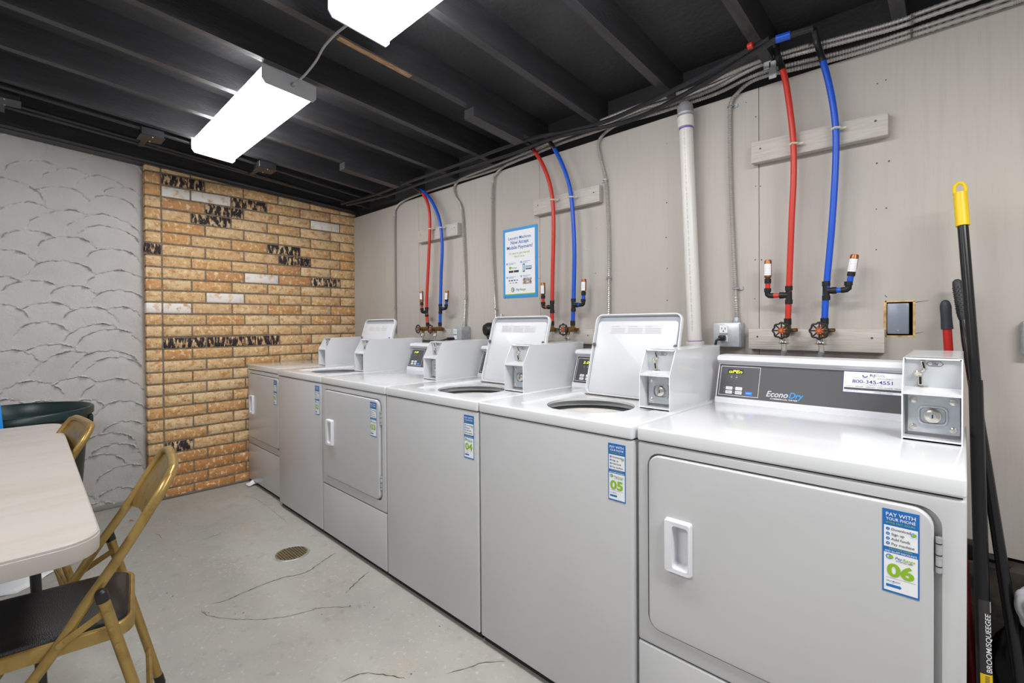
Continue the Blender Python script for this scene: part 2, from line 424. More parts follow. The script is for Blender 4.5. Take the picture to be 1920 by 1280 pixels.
b.box(XP-.05, XP+.012, YM, -1.533, 0, .034, mat('concrete_curb', (150, 146, 140), .8, n=[(8, (1, 1, 1), (176, 150, 118), .55, .75)]), .006, 2)
b.build('wall_left', kind='structure', origin=(0, 0, 0), ang=80)

# --- painted plywood wall behind the machines
b = MB()
HX0, HX1, HZ0, HZ1 = 3.843, 3.923, 1.161, 1.285
seams = [-.2, 1.008, 2.228, 3.427, 4.646, XM]
ZB, ZT = .468, 2.192
for i in range(5):
    x0, x1 = seams[i]+.0012, seams[i+1]-.0012
    if i == 3:
        b.box(x0, HX0, 0, .018, ZB, ZT, PLY); b.box(HX1, x1, 0, .018, ZB, ZT, PLY)
        b.box(HX0, HX1, 0, .018, ZB, HZ0, PLY); b.box(HX0, HX1, 0, .018, HZ1, ZT, PLY)
        for (a0, a1, c0, c1) in ((HX0-.004, HX0+.0045, HZ0-.004, HZ1+.003), (HX1-.0035, HX1+.0035, HZ0, HZ1), (HX0, HX1, HZ0-.003, HZ0+.004), (HX0, HX1+.003, HZ1-.003, HZ1+.003)):
            b.box(a0, a1, -.0008, .0185, c0, c1, WOODRAW, .0004, 1)
    else: b.box(x0, x1, 0, .018, ZB, ZT, PLY)
b.box(-.2, XM, .07, .10, 0, 2.7, DARKGAP)
for x0, x1 in ((-.2, HX0-.01), (HX1+.01, XM)): b.box(x0, x1, .019, .04, .40, ZT-.02, DARKGAP)
nail = mat('nail_hole', (88, 82, 76), .9)
for (u0, v0, u1, v1) in ((1712, 567, 1742, 563), (1712, 626, 1732, 622)):
    p, q = at(u0, v0, 'Y', 0), at(u1, v1, 'Y', 0); b.prism([(p.x, -.0005, p.z-.0012), (q.x, -.0005, q.z-.0004), (q.x, -.0005, q.z+.0004), (p.x, -.0005, p.z+.0012)], (0, .002, 0), nail)
for u, v in [(1417, 219), (1399, 192), (1417, 349), (1426, 349), (1416, 487), (1428, 487), (1645, 157), (1661, 150), (1644, 306), (1667, 302), (1662, 390), (1643, 392), (1643, 468), (1477, 550), (1662, 556), (1250, 269), (1250, 380), (1249, 445), (1118, 428), (1117, 512), (1251, 503), (1012, 433), (1011, 481), (1011, 522), (1251, 563), (1714, 612), (1660, 554), (848, 520), (700, 525), (700, 565), (1100, 470), (1415, 560), (1012, 560)]:
    p = at(u, v, 'Y', 0); b.disc((p.x, 0, p.z), random.uniform(.0018, .0034), (0, -1, 0), nail, 8, .0004)
b.build('wall_right', kind='structure', origin=(0, 0, 0))
b = MB(); FT = mat('dirty_footing', (70, 62, 53), .9, n=[(14, (1, 1, 1), (36, 33, 30), .4, .6)])
b.box(-.1, XM, -.075, .06, 0, .455, FT, .004, 1); b.build('trim_1', kind='structure')

# --- ceiling: sloping deck with joists (slopes down towards the plywood wall)
SL, ZC = .08, 2.25
def zc(y, d=0): return ZC-SL*y+d
b = MB()
def slopebox(mb, x0, x1, y0, y1, d0, d1, m):
    V = [(x, y, zc(y, d)) for x in (x0, x1) for y in (y0, y1) for d in (d0, d1)]
    mb.raw(V, [[0, 1, 3, 2], [4, 6, 7, 5], [0, 4, 5, 1], [2, 3, 7, 6], [0, 2, 6, 4], [1, 5, 7, 3]], m)
slopebox(b, -.3, XM, YM, .12, .135, .16, BLACKPAINT)
ceiling = b.build('ceiling', kind='structure', flat=True, origin=(0, 0, 0))
rawj = mat('bare_joist_wood', (190, 150, 112), .7, n=[(20, (8, 1, 8), (128, 96, 68), .4, .7)])
jx = [1.02+.4065*k for k in range(-2, 13)]
for k, x in enumerate(jx):
    if x > XM: break
    j = MB(); slopebox(j, x, x+.040, YM, .06, 0, .136, BLACKJOIST)
    if abs(x-2.24) < .03:
        ya, yb = at(690, 106, (0, SL, 1), ZC).y, at(762, 148, (0, SL, 1), ZC).y
        slopebox(j, x+.001, x+.030, ya-.14, yb, -.0015, .003, rawj)
    j.build('joist', ceiling, world=True, flat=True, kind='structure')
# header above the plywood, rim board above the brick
j = MB(); slopebox(j, -.1, XM, .022, .06, -.2, .136, BLACKPAINT); j.build('header_board', ceiling, world=True, flat=True)
j = MB()
V = [(x, y, 2.222-.064*y+d) for x in (-.07, .03) for y in (YM, .03) for d in (0, .30)]
j.raw(V, [[0, 1, 3, 2], [4, 6, 7, 5], [0, 4, 5, 1], [2, 3, 7, 6], [0, 2, 6, 4], [1, 5, 7, 3]], BLACKJOIST)
j.tube([(.045, YM, 2.235-.064*YM), (.045, -.02, 2.24)], .012, BLACKJOIST, 8)
j.build('rim_board', ceiling, world=True, flat=True)
# small blocks nailed under joists at the wall end
for (u0, v0, u1, v1) in ((885, 212, 975, 262), (645, 312, 722, 345)):
    p = at(u0, v0, (0, SL, 1), ZC-.03); q = at(u1, v1, (0, SL, 1), ZC-.03)
    xx = min(jx, key=lambda x: abs(x-p.x))
    j = MB(); slopebox(j, xx-.025, xx+.045, p.y, max(q.y, -.2), -.045, -.0002, BLACKJOIST); j.build('blocking', ceiling, world=True, flat=True)

# ================================================================== LIGHTS
LINER = mat('lid_liner_white', (206, 207, 211), .35)
LIDREC = mat('grey_lid_recess', (150, 154, 160), .5)  # grey tone on the sunken floor of the lid pan
LENS = mat('lit_diffuser', (255, 255, 255), .4, emit=22)
LHOUS = mat('light_housing', (214, 214, 218), .45)
def fixture(x0, x1, label):
    ya, yb = -1.39, -1.155; yc = (ya+yb)/2
    t = thing('fluorescent_light', label, 'ceiling light', ((x0+x1)/2, yc, zc(yc)-.001), group='long ceiling light fixtures')
    o0, o1 = [], []
    prof = [(ya, -.005), (ya, -.046), (ya+.022, -.066), (yb-.022, -.066), (yb, -.046), (yb, -.005)]
    l = MB()
    L0 = [Vector((x0+.006, y, zc(y)+d)) for y, d in prof]; L1 = [Vector((x1-.006, y, zc(y)+d)) for y, d in prof]
    l.loft([L0, L1], LENS); l.build('diffuser', t, world=True)
    h = MB(); slopebox(h, x0+.004, x1-.004, ya+.03, yb-.03, -.004, -.0005, LHOUS)
    h.build('housing', t, world=True)
    for x in (x0, x1-.006):
        e = MB(); e.loft([[Vector((x, y+(-.003 if y < yc else .003), zc(y)+d+(-.004 if d < -.04 else .003))) for y, d in [(ya, 0), (ya, -.05), (ya+.015, -.069), (yb-.015, -.069), (yb, -.05), (yb, 0)]],
                          [Vector((x+.006, y+(-.003 if y < yc else .003), zc(y)+d+(-.004 if d < -.04 else .003))) for y, d in [(ya, 0), (ya, -.05), (ya+.015, -.069), (yb-.015, -.069), (yb, -.05), (yb, 0)]]], LHOUS)
        e.build('end_plate', t, world=True)
    return t
fixture(.60, 1.815, 'long lit ceiling fixture nearer the brick wall, its whole length in view')
fixture(2.45, 3.67, 'long lit ceiling fixture closest overhead, cut off by the top of the photo')
def lamp(name, loc, size, sizey, power, rot=(0, 0, 0), col=(1, .99, .97)):
    l = bpy.data.lights.new(name, 'AREA'); l.shape = 'RECTANGLE'; l.size = size; l.size_y = sizey; l.energy = power; l.color = col
    o = bpy.data.objects.new(name, l); o.location = loc; o.rotation_euler = rot; COL.objects.link(o); return o
lamp('fill_lamp', (5.0, -1.5, 2.33), 1.2, .25, 50)  # added fill lamp behind the camera, no fixture seen there
lamp('fill_lamp', (2.8, -3.5, 2.46), 1.2, .25, 45)  # second added fill, over the unseen left part of the room
w = bpy.data.worlds.new('world'); scn.world = w; w.use_nodes = True
w.node_tree.nodes['Background'].inputs[0].default_value = (.93, .96, 1, 1); w.node_tree.nodes['Background'].inputs[1].default_value = .40

# cable between the fixtures
b = MB()
cc = [at(548, 160, (0, SL, 1), ZC-.035)]+[at(u, v, (0, SL, 1), ZC-.03) for u, v in [(570, 142), (592, 115), (606, 90), (621, 72), (636, 58), (652, 46)]]
b.tube(smooth(cc, .01), .0048, mat('grey_cable_jacket', (186, 184, 186), .4, .4), 8)
b.cyl(cc[0]+Vector((-.016, 0, 0)), cc[0]+Vector((.006, 0, 0)), .010, GALV, 10)
b.build('light_cable', label='thin grey cable linking the two lit ceiling fixtures', cat='cable')

# black conduits and boxes under the joists by the brick wall
BC = mat('black_painted_conduit', (44, 44, 47), .35, .2)
for X_, lab in ((.585, 'black painted conduit under the joists, the one farther from the brick wall'), (.36, 'black painted conduit under the joists, the one closer to the brick wall')):
    b = MB(); b.tube(smooth([(X_+.03, -4.4, zc(-4.4, -.012)), (X_, -2.2, zc(-2.2, -.013)), (X_-.02, -1.2, zc(-1.2, -.013)), (X_-.08, -.30, zc(-.3, -.013)), (X_-.06, -.1, zc(-.1, -.02))], .1), .0105, BC, 10)
    b.build('black_conduit', label=lab, cat='conduit', group=None)
for (u, v, lab) in ((283, 252, 'black painted junction box on the joist left of the lit fixture end'), (497, 312, 'black painted junction box on the joist right of the lit fixture end'), (8, 180, 'black painted junction box at the left edge of the ceiling')):
    p = at(u, v, (0, SL, 1), ZC-.02)
    t = thing('junction_box', lab, 'junction box', (p.x, p.y, zc(p.y)))
    b = MB(); b.box(-.055, .055, -.055, .055, -.045, -.001, BC, .003, 1); b.build('box', t)
    b = MB(); b.box(-.06, .06, -.06, .06, -.049, -.0455, BC, .001, 1)
    for sx in (-1, 1): b.cyl((sx*.045, 0, -.049), (sx*.045, 0, -.052), .004, GALV, 8)
    b.build('cover', t)
    b = MB(); b.box(-.25, -.06, -.03, .0, -.03, -.014, BC, .002, 1); b.build('strap', t)

# ================================================================== PLUMBING
def pipe_set(name, colname, m, path, tee_z, arr, label, zlab, valve=True, black_from=None, boardz=1.90, hose=True, mirror=1):
    base = path[-1]
    t = thing(name, label, 'water pipe', (base[0], base[1], base[2]))
    P = smooth(path, .02)
    nblk = max(3, int(len(P)*.12)) if black_from is None else black_from
    b = MB(); b.tube(P[:nblk+1], .0116, BC, 12); b.tube(P[nblk:], .0112, m, 12); b.build('tubing', t, world=True)
    # nearest path point helper
    def X(z): return min(P, key=lambda p: abs(p.z-z))
    q = X(tee_z); b = MB()
    b.cyl(q+Vector((0, 0, .035)), q+Vector((0, 0, .018)), .0135, BLACKM, 14); b.cyl(q+Vector((0, 0, .018)), q+Vector((0, 0, -.018)), .0116, BLACKM, 14)
    b.cyl(q+Vector((0, 0, -.018)), q+Vector((0, 0, -.035)), .0135, BLACKM, 14)
    e = Vector((arr[0], q.y, q.z)); s = 1 if e.x > q.x else -1
    b.cyl(q, q+Vector((s*.02, 0, 0)), .0115, BLACKM, 12); b.cyl(q+Vector((s*.018, 0, 0)), q+Vector((s*.032, 0, 0)), .0128, BLACKM, 12)
    b.build('tee_fitting', t, world=True); b = MB()
    b.tube(smooth([e+Vector((-s*.022, 0, 0)), e+Vector((-s*.006, 0, .001)), e+Vector((0, 0, .006)), e+Vector((0, 0, .022))], .006), .0106, BLACKM, 12)
    b.cyl(e+Vector((0, 0, .016)), e+Vector((0, 0, .03)), .0132, BLACKM, 12)
    b.build('elbow_fitting', t, world=True)
    b = MB(); b.cyl(q+Vector((s*.03, 0, 0)), e+Vector((-s*.018, 0, 0)), .0095, m, 12); b.build('branch_tubing', t, world=True); b = MB()
    tp = Vector((arr[1], q.y, arr[2])); d = (tp-e).normalized()
    b.cyl(e+d*.028, e+d*.056, .0098, m, 12); b.build('branch_tubing', t, world=True)
    L = (tp-e).length
    b = MB(); b.cyl(e+d*.05, e+d*.068, .0125, BLACKM, 12)
    b.tube([e+d*.066, e+d*.070, e+d*.076, e+d*(L-.006), e+d*L], [.007, .009, .0135, .0135, .011], COPPER, 16)
    arrestor = b.build('hammer_arrestor', t, world=True)
    b = MB(); f0, f1 = e+d*(L-.062), e+d*(L-.016)
    V = []; n_ = 8
    side = d.cross(Vector((0, -1, 0))).normalized()
    for pz in (f0, f1):
        for k in range(n_+1):
            a = -1.15+2.3*k/n_; V.append(pz+(Vector((0, -1, 0))*math.cos(a)+side*math.sin(a)+Vector((.25, 0, 0)))*.0 + (Vector((0, -1, 0))*math.cos(a)+side*math.sin(a))*.0139)
    b.raw(V, [[k, k+1, n_+1+k+1, n_+1+k] for k in range(n_)], WHITE)
    for i in range(4): b.text('- - - -' if i % 2 else '= = =', f0+d*(.006+i*.010)+Vector((0, -.0141, 0)), EX, EZ, 0, 0, .005, NAVY if i % 2 else stain, lift=.0002)
    b.build('paper_label', arrestor, world=True)
    # strap on the upper board
    q2 = X(boardz); b = MB(); b.tube([q2+Vector((-.013, -.002, 0)), q2+Vector((0, -.015, 0)), q2+Vector((.013, -.002, 0)), q2+Vector((.014, .012, 0)), q2+Vector((.030, .016, .001))], .0045, mat('cream_plastic_clip', (214, 208, 184), .5), 6)
    b.build('pipe_clip', t, world=True)
    # shut-off valve
    v = P[-1]; b = MB(); wy = -.152
    b.cyl(v+Vector((0, 0, .028)), v+Vector((0, 0, .004)), .0135, BLACKM, 14)
    b.cyl(v+Vector((0, 0, .01)), v+Vector((0, 0, -.028)), .012, BRASS, 14)
    b.tube([(v.x, -.045, v.z-.018), (v.x, -.06, v.z-.018), (v.x-.001, -.115, v.z-.018)], [.012, .015, .0145], BRASS, 14)
    b.tube([(v.x-.001, -.115, v.z-.018), (v.x-.001, -.132, v.z-.018), (v.x-.001, wy, v.z-.018)], [.015, .010, .005], BRASS, 12)
    for k in range(3): b.box(v.x-.016, v.x+.014, -.118+k*.02, -.112+k*.02, v.z-.034, v.z-.003, BRASS, .003, 1) if k == 0 else None
    b.tube([(v.x, -.105, v.z-.02), (v.x-.002, -.112, v.z-.05)], .011, BRASS, 12)
    b.box(v.x+.012, v.x+.032, -.062, -.05, v.z-.024, v.z-.010, BRASS, .003, 1)
    val = b.build('shutoff_valve', t, world=True)
    b = MB(); c = Vector((v.x-.001, wy, v.z-.018)); ring = []
    for k in range(48):
        a = 2*PI*k/48; r = .0285+.0022*math.cos(a*8); ring.append(c+Vector((math.cos(a)*r, 0, math.sin(a)*r)))
    b.tube(ring+[ring[0]], .0034, BLACKP, 7, caps=False)
    for k in range(8):
        a = 2*PI*k/8; b.tube([c+Vector((math.cos(a)*.010, -.002, math.sin(a)*.010)), c+Vector((math.cos(a)*.0285, 0, math.sin(a)*.0285))], .0026, BLACKP, 6)
    b.cyl(c+Vector((0, .004, 0)), c+Vector((0, -.003, 0)), .013, mat('red_valve_disc', (196, 120, 100), .5), 20)
    b.cyl(c+Vector((0, -.003, 0)), c+Vector((0, -.0045, 0)), .0105, mat('red_valve_ring', (178, 60, 44), .5), 20)
    b.cyl(c+Vector((0, -.0045, 0)), c+Vector((0, -.007, 0)), .0055, mat('bright_brass', (214, 160, 70), .3, .8), 6)
    b.build('handwheel', val, world=True)
    # hose going down behind the machine
    b = MB(); h0 = Vector((v.x-.002, -.113, v.z-.048))
    b.cyl(h0, h0+Vector((0, -.002, -.016)), .0165, CHROME, 6); b.cyl(h0+Vector((0, -.002, -.016)), h0+Vector((0, -.003, -.02)), .0185, CHROME, 16)
    b.tube([h0+Vector((0, -.003, -.02)), h0+Vector((.001, -.002, -.05))], .0095, CHROME, 12)
    b.tube(smooth([h0+Vector((.001, -.002, -.048)), h0+Vector((-.004, 0, -.08)), h0+Vector((-.024, .01, -.13)), h0+Vector((-.04, .015, -.30)), h0+Vector((-.04, .015, -.55))], .02), .0105, mat('grey_hose', (122, 122, 130), .6, bump=.5, bscale=300), 12)
    b.build('supply_hose', t, world=True)
    return t

def px(pts, y=-.07): return [at(u, v, 'Y', y) for u, v in pts]
YP = -.068
def mkpath(pts, zend=1.20, start=None):
    P = px(pts, YP); P[-1].z = zend
    return (start or [])+[tuple(p) for p in P]
pipe_set('red_water_pipe', 'red', REDP, mkpath([(1452, 88), (1470, 140), (1479, 190), (1487, 260), (1488, 330), (1484, 420), (1479, 553), (1477, 610)], start=[tuple(at(1444, 72, 'Y', -.10))]), 1.318, (3.478, 3.480, 1.463), 'tall red water pipe above the nearest dryer, left of the blue one', None, hose=True)
pipe_set('blue_water_pipe', 'blue', BLUEP, mkpath([(1530, 75), (1541, 108), (1556, 165), (1566, 230), (1567, 300), (1560, 420), (1549, 545), (1546, 610)], start=[tuple(at(1525, 55, 'Y', -.10))]), 1.318, (3.745, 3.764, 1.455), 'tall blue water pipe above the nearest dryer, right of the red one', None, boardz=1.915)
pipe_set('red_water_pipe', 'red', REDP, mkpath([(997, 277), (1013, 300), (1028, 335), (1036, 375), (1038, 430), (1036, 520), (1035, 610)], start=[tuple(at(985, 265, 'Y', -.10))]), 1.318, (2.306, 2.306, 1.448), 'red water pipe just right of the blue bordered sign', None, black_from=3)
pipe_set('blue_water_pipe', 'blue', BLUEP, mkpath([(1037, 275), (1055, 310), (1068, 350), (1074, 400), (1077, 470), (1076, 540), (1074, 610)], start=[tuple(at(1022, 255, 'Y', -.10))]), 1.318, (2.584, 2.589, 1.450), 'blue water pipe in the middle pair, second to the right of the sign', None, black_from=4)
pipe_set('red_water_pipe', 'red', REDP, mkpath([(792, 362), (803, 385), (806, 420), (804, 480), (800, 570), (802, 612)], start=[tuple(at(775, 350, 'Y', -.10))]), 1.318, (1.135, 1.131, 1.462), 'red water pipe of the pair closest to the brick wall', None, black_from=4)
pipe_set('blue_water_pipe', 'blue', BLUEP, mkpath([(792, 357), (810, 378), (824, 412), (829, 460), (827, 520), (825, 612)], start=[tuple(at(770, 345, 'Y', -.11))]), 1.318, (1.421, 1.434, 1.450), 'blue water pipe of the pair closest to the brick wall', None, black_from=4)

# backing boards
def board(x0, x1, z0a, z1a, z0b, z1b, lab, th=.038):
    b = MB()
    lo = [(x0, 0, z0a), (x1, 0, z0b), (x1, 0, z1b), (x0, 0, z1a)]
    B = bmesh.new(); vs = [B.verts.new((p[0], -.0005, p[2])) for p in lo]+[B.verts.new((p[0], -th, p[2])) for p in lo]
    for f in ([0, 1, 2, 3], [7, 6, 5, 4], [0, 4, 5, 1], [1, 5, 6, 2], [2, 6, 7, 3], [3, 7, 4, 0]): B.faces.new([vs[i] for i in f])
    bmesh.ops.recalc_face_normals(B, faces=B.faces); bmesh.ops.bevel(B, geom=list(B.edges), offset=.003, segments=2, profile=.5, affect='EDGES')
    b.bm(B, WOODP)
    for xx in (x0+.035, x1-.035):
        b.disc((xx, -th, (z0a+z1a)/2+.01), .004, (0, -1, 0), nail, 8, .0004)
    b.build('backing_board', label=lab, cat='board')
board(3.408, 3.855, 1.872, 1.958, 1.868, 1.948, 'grey painted board holding the tallest red and blue pipes above the nearest dryer')
board(2.210, 2.667, 1.852, 1.938, 1.852, 1.940, 'grey painted board holding the middle red and blue pipes, right of the sign')
board(1.045, 1.514, 1.832, 1.925, 1.832, 1.918, 'grey painted board holding the pipe pair closest to the brick wall')
board(3.396, 3.845, 1.103, 1.186, 1.102, 1.187, 'long grey board behind the two round valves above the nearest dryer')
board(2.18, 2.626, 1.10, 1.180, 1.104, 1.183, 'grey board behind the middle pair of valves, partly hidden by open washer lids')
board(1.03, 1.50, 1.095, 1.178, 1.10, 1.182, 'grey board behind the valves closest to the brick wall')

# black pex feed lines along the ceiling edge
def feed(pts, lab, dy, tape=None):
    P = [(x, y+dy, z) for x, y, z in pts]
    b = MB(); b.tube(smooth(P, .04), .0105, BC, 10)
    if tape:
        for (pa, pb, m) in tape: b.cyl(pa, pb, .0118, m, 12)
    b.build('black_water_line', label=lab, cat='water line')
A = [at(u, v, (0, SL, 1), ZC-.03) for u, v in [(640, 382), (700, 366), (760, 343), (850, 312), (985, 263), (1060, 247), (1150, 222), (1300, 150), (1410, 90), (1444, 72)]]
feed([tuple(p) for p in A], 'black water line under the joists, the one running to the tallest red pipe', 0)
pA, pB = at(1403, 88, (0, SL, 1), ZC-.03), at(1412, 84, (0, SL, 1), ZC-.03)
b = MB(); b.cyl(pA, pB, .0122, REDP, 12); b.build('red_tape', label='short red wrap on the black line beside the last joist', cat='tape')
Bp = [at(u, v, (0, SL, 1), ZC-.045) for u, v in [(650, 384), (720, 368), (790, 343), (850, 324), (960, 288), (1040, 258), (1180, 226), (1300, 168), (1400, 108), (1455, 74), (1480, 66), (1525, 52)]]
feed([tuple(p) for p in Bp], 'black water line under the joists, the one running to the tallest blue pipe', 0)
pA, pB = Bp[-3]+(Bp[-1]-Bp[-3])*.0, Bp[-2]
b = MB(); b.cyl(Bp[-3]+Vector((.0, 0, 0)), Bp[-2]+(Bp[-1]-Bp[-2])*.05, .0135, BLUEP, 12); b.build('blue_tape', label='blue wrap on the black line between the red and blue drops', cat='tape')

# flexible conduits
def conduit(pts, lab, y, r=.0078, clamps=()):
    b = MB(); P = [(p[0], p[2] if len(p) > 2 else y, p[1]) for p in pts]
    corrugated(b, P, r, CONDUIT)
    t = b.build('flexible_conduit', label=lab, cat='conduit')
    for (x, z, s) in clamps:
        c = MB(); c.tube([(x+.013, y+.008, z), (x+.011, y-.006, z), (x, y-.0125, z), (x-.011, y-.006, z), (x-.012, y+.010, z)], .003, GALV, 6)
        c.box(x+s*.010-(.018 if s < 0 else 0), x+s*.010+(.018 if s > 0 else 0), -.006, -.001, z-.007, z+.007, GALV, .001, 1)
        c.build('conduit_clamp', t, world=True)
YC = -.016
conduit([(XM-.1, 2.193, -.018), (4.156, 2.193, -.018), (3.903, 2.193, -.018), (3.753, 2.195, -.018), (3.582, 2.209, -.018), (3.47, 2.222, -.018), (3.395, 2.218), (3.346, 2.190), (3.318, 2.142), (3.316, 1.95), (3.322, 1.683), (3.337, 1.36), (3.343, 1.228)],
        'ribbed metal conduit dropping between the white pipe and tall red pipe to an outlet', YC, clamps=((3.318, 2.145, 1), (3.3375, 1.36, 1)))
conduit([(XM-.1, 2.209, -.020), (4.156, 2.2095, -.020), (3.903, 2.2095, -.020), (3.753, 2.211, -.022), (3.582, 2.228, -.024), (3.468, 2.238, -.024), (3.386, 2.232, -.028), (3.254, 2.212, -.03), (3.0, 2.213, -.03), (2.80, 2.222, -.03), (2.71, 2.216), (2.655, 2.18), (2.652, 2.12), (2.693, 1.954), (2.709, 1.70), (2.710, 1.45), (2.706, 1.10)],
        'ribbed metal conduit dropping just left of the white vent pipe', YC, clamps=((2.690, 1.962, -1), (2.710, 1.452, -1)))
conduit([(XM-.1, 2.231, -.04), (4.155, 2.231, -.04), (3.905, 2.227, -.04), (3.756, 2.238, -.04), (3.586, 2.255, -.04), (3.473, 2.264, -.04), (3.392, 2.256, -.04), (3.261, 2.233, -.036), (3.1, 2.228, -.034), (2.9, 2.234, -.034), (2.68, 2.222, -.036), (2.44, 2.222, -.036), (2.2, 2.214, -.03), (1.98, 2.208, -.022), (1.885, 2.18), (1.848, 2.12), (1.838, 1.9), (1.841, 1.65), (1.858, 1.4), (1.871, 1.17)],
        'ribbed metal conduit dropping left of the blue bordered sign', YC, clamps=((1.842, 2.03, -1), (1.866, 1.31, -1)))
conduit([(XM-.1, 2.252, -.04), (4.155, 2.252, -.04), (3.905, 2.247, -.04), (3.756, 2.256, -.04), (3.586, 2.273, -.04), (3.473, 2.282, -.04), (3.392, 2.273, -.04), (3.261, 2.252, -.036), (3.1, 2.246, -.034), (2.9, 2.252, -.036), (2.68, 2.240, -.038), (2.5, 2.242, -.05), (1.94, 2.226, -.034), (1.6, 2.216, -.030), (1.49, 2.205), (1.455, 2.165), (1.475, 2.10), (1.537, 2.0), (1.560, 1.7), (1.569, 1.39), (1.556, 1.215)],
        'ribbed metal conduit dropping right of the far pipe pair to a square box', YC, clamps=((1.569, 1.39, -1),))
conduit([(3.62, 2.266, -.056), (3.45, 2.272, -.058), (3.25, 2.262, -.052), (3.1, 2.262, -.05), (2.9, 2.268, -.052), (2.62, 2.258, -.05), (2.3, 2.236, -.03), (1.94, 2.208, -.014), (1.465, 2.210, -.014), (1.1, 2.210, -.014), (.90, 2.203), (.78, 2.186), (.712, 2.15), (.697, 2.08), (.692, 1.7), (.691, 1.35), (.691, 1.15)],
        'ribbed metal conduit dropping closest to the brick wall', YC, clamps=((.6965, 2.09, -1), (.691, 1.352, -1)))
b = MB()
for (u, v) in ((1440, 115), (1450, 132)):
    p = at(u, v, 'Y', -.055); b.box(p.x-.014, p.x+.014, -.066, -.062, p.z-.035, p.z+.035, GALV, .002, 1)
b.build('conduit_strap', label='shiny metal strap holding the ribbed conduits beside the tall red pipe', cat='strap')

# white PVC vent pipe
t = thing('vent_pipe', 'tall white plastic vent pipe standing behind the nearest washer', 'pipe', (3.18, -.075, .55))
PVC = mat('white_pvc', (222, 218, 214), .3); PVCG = mat('grey_coupling', (150, 148, 150), .35, .1)
p0 = at(1286, 235, 'Y', -.075); p1 = at(1303, 640, 'Y', -.075); d = (p0-p1).normalized()
b = MB(); b.cyl(p1-d*.55, p0, .0295, PVC, 28); b.build('pipe', t, world=True)
b = MB(); b.tube([p0-d*.012, p0-d*.010, p0+d*.036, p0+d*.040], [.030, .0345, .0345, .031], PVC, 28)
b.tube([p0-d*.020, p0-d*.011], [.0302, .0302], mat('purple_primer', (116, 92, 170), .5), 28)
b.tube([p0+d*.036, p0+d*.040, p0+d*.080, p0+d*.092, p0+d*.100, p0+d*.106], [.030, .0345, .034, .029, .022, .008], PVCG, 28)
b.tube([p0+d*.045, p0+d*.047, p0+d*.053, p0+d*.055], [.0346, .0358, .0358, .0346], GALV, 28)
b.build('cap', t, world=True)
b = MB(); b.tube([p1-d*.16, p1-d*.002, p1], [.038, .038, .034], PVC, 28); b.tube([p1, p1+d*.004], [.0300, .0300], MATS['purple_primer'], 28)
b.build('coupling', t, world=True)
b = MB()
b.text('PVC 1120 - 2 IN - SCH 40 - '*8, p1+d*.05+Vector((.004, -.0298, 0)), Vector((d.x, d.y, d.z)), Vector((-d.z, 0, d.x)), 0, -.002, .008, GREYT, align='LEFT', lift=.0002, wid=.98)
b.build('printed_text', t, world=True)

# electrical boxes
def outlet_face(b, x, y, z, s=1):
    b.box(x-.017, x+.017, y-.004, y, z-.035, z+.035, WHITE, .002, 1)
    b.box(x-.0165, x+.0165, y-.005, y-.003, z-.006, z+.004, GREYT)
    for k in (-1, 1): b.box(x+k*.007-.0012, x+k*.007+.0012, y-.0046, y-.0035, z+.018, z+.027, DKT)
    b.disc((x, y-.004, z+.011), .003, (0, -1, 0), DKT, 8, .0008)
t = thing('electrical_box', 'square metal outlet box above the nearest dryer, left of the wooden board', 'outlet', (3.313, -.001, 1.108))
b = MB(); b.box(-.058, .058, -.052, 0, 0, .106, GALV, .006, 2)
for sx in (-1, 1):
    for sz in (.014, .092): b.cyl((sx*.044, -.052, sz), (sx*.044, -.055, sz), .005, CHROME, 10)
b.build('box', t)
b = MB(); b.box(-.054, .054, -.056, -.052, .004, .102, GALV2, .004, 2); b.build('cover', t)
b = MB(); outlet_face(b, -.010, -.056, .058); b.build('outlet', t)
b = MB(); b.cyl((.030, -.022, .104), (.030, -.018, .125), .013, GALV, 12); b.cyl((.030, -.022, .100), (.030, -.022, .112), .016, GALV, 6); b.build('connector', t)
b = MB(); q = Vector((3.303, -.062, 1.148))
b.box(q.x-.013, q.x+.013, q.y-.028, q.y+.0, q.z-.012, q.z+.012, BLACKP, .005, 2)
b.tube(smooth([q+Vector((-.006, -.024, -.002)), q+Vector((-.018, -.030, -.01)), q+Vector((-.022, -.03, -.05)), q+Vector((-.016, -.02, -.12)), q+Vector((-.01, 0, -.35)), q+Vector((0, .01, -.6))], .02), .005, BLACKP, 8)
b.build('power_cord', label='black plug and cord in the outlet box by the white vent pipe', cat='cord')
t = thing('electrical_box', 'square metal outlet box behind the third dryer from the brick, with open cover', 'outlet', (1.54, -.001, 1.09)); t['label'] = 'square metal outlet box on the wall between the far pipe pair and the sign'
b = MB(); b.box(-.058, .062, -.075, 0, 0, .108, GALV, .004, 2); b.build('box', t)
b = MB(); b.box(-.055, .058, -.080, -.075, .003, .105, GALV2, .003, 1); b.build('cover', t)
b = MB(); outlet_face(b, -.004, -.080, .055); b.build('outlet', t)
b = MB(); b.cyl((.016, -.02, .106), (.016, -.018, .128), .013, GALV, 12); b.build('connector', t)
b = MB(); q = Vector((1.52, -.083, 1.115)); b.box(q.x-.016, q.x+.016, q.y-.05, q.y-.004, q.z-.011, q.z+.011, BLACKP, .005, 2)
b.tube(smooth([q+Vector((0, -.045, 0)), q+Vector((-.02, -.075, -.008)), q+Vector((-.03, -.09, -.04)), q+Vector((-.03, -.09, -.3))], .015), .006, BLACKP, 8)
b.build('power_cord', label='black plug and cord in the square box left of the sign', cat='cord')
t = thing('electrical_box', 'metal box with a big black dryer plug, below the sign behind the open lid', 'outlet', (1.905, -.001, 1.135))
b = MB(); b.box(-.055, .055, -.045, 0, 0, .108, GALV, .004, 2); b.build('box', t)
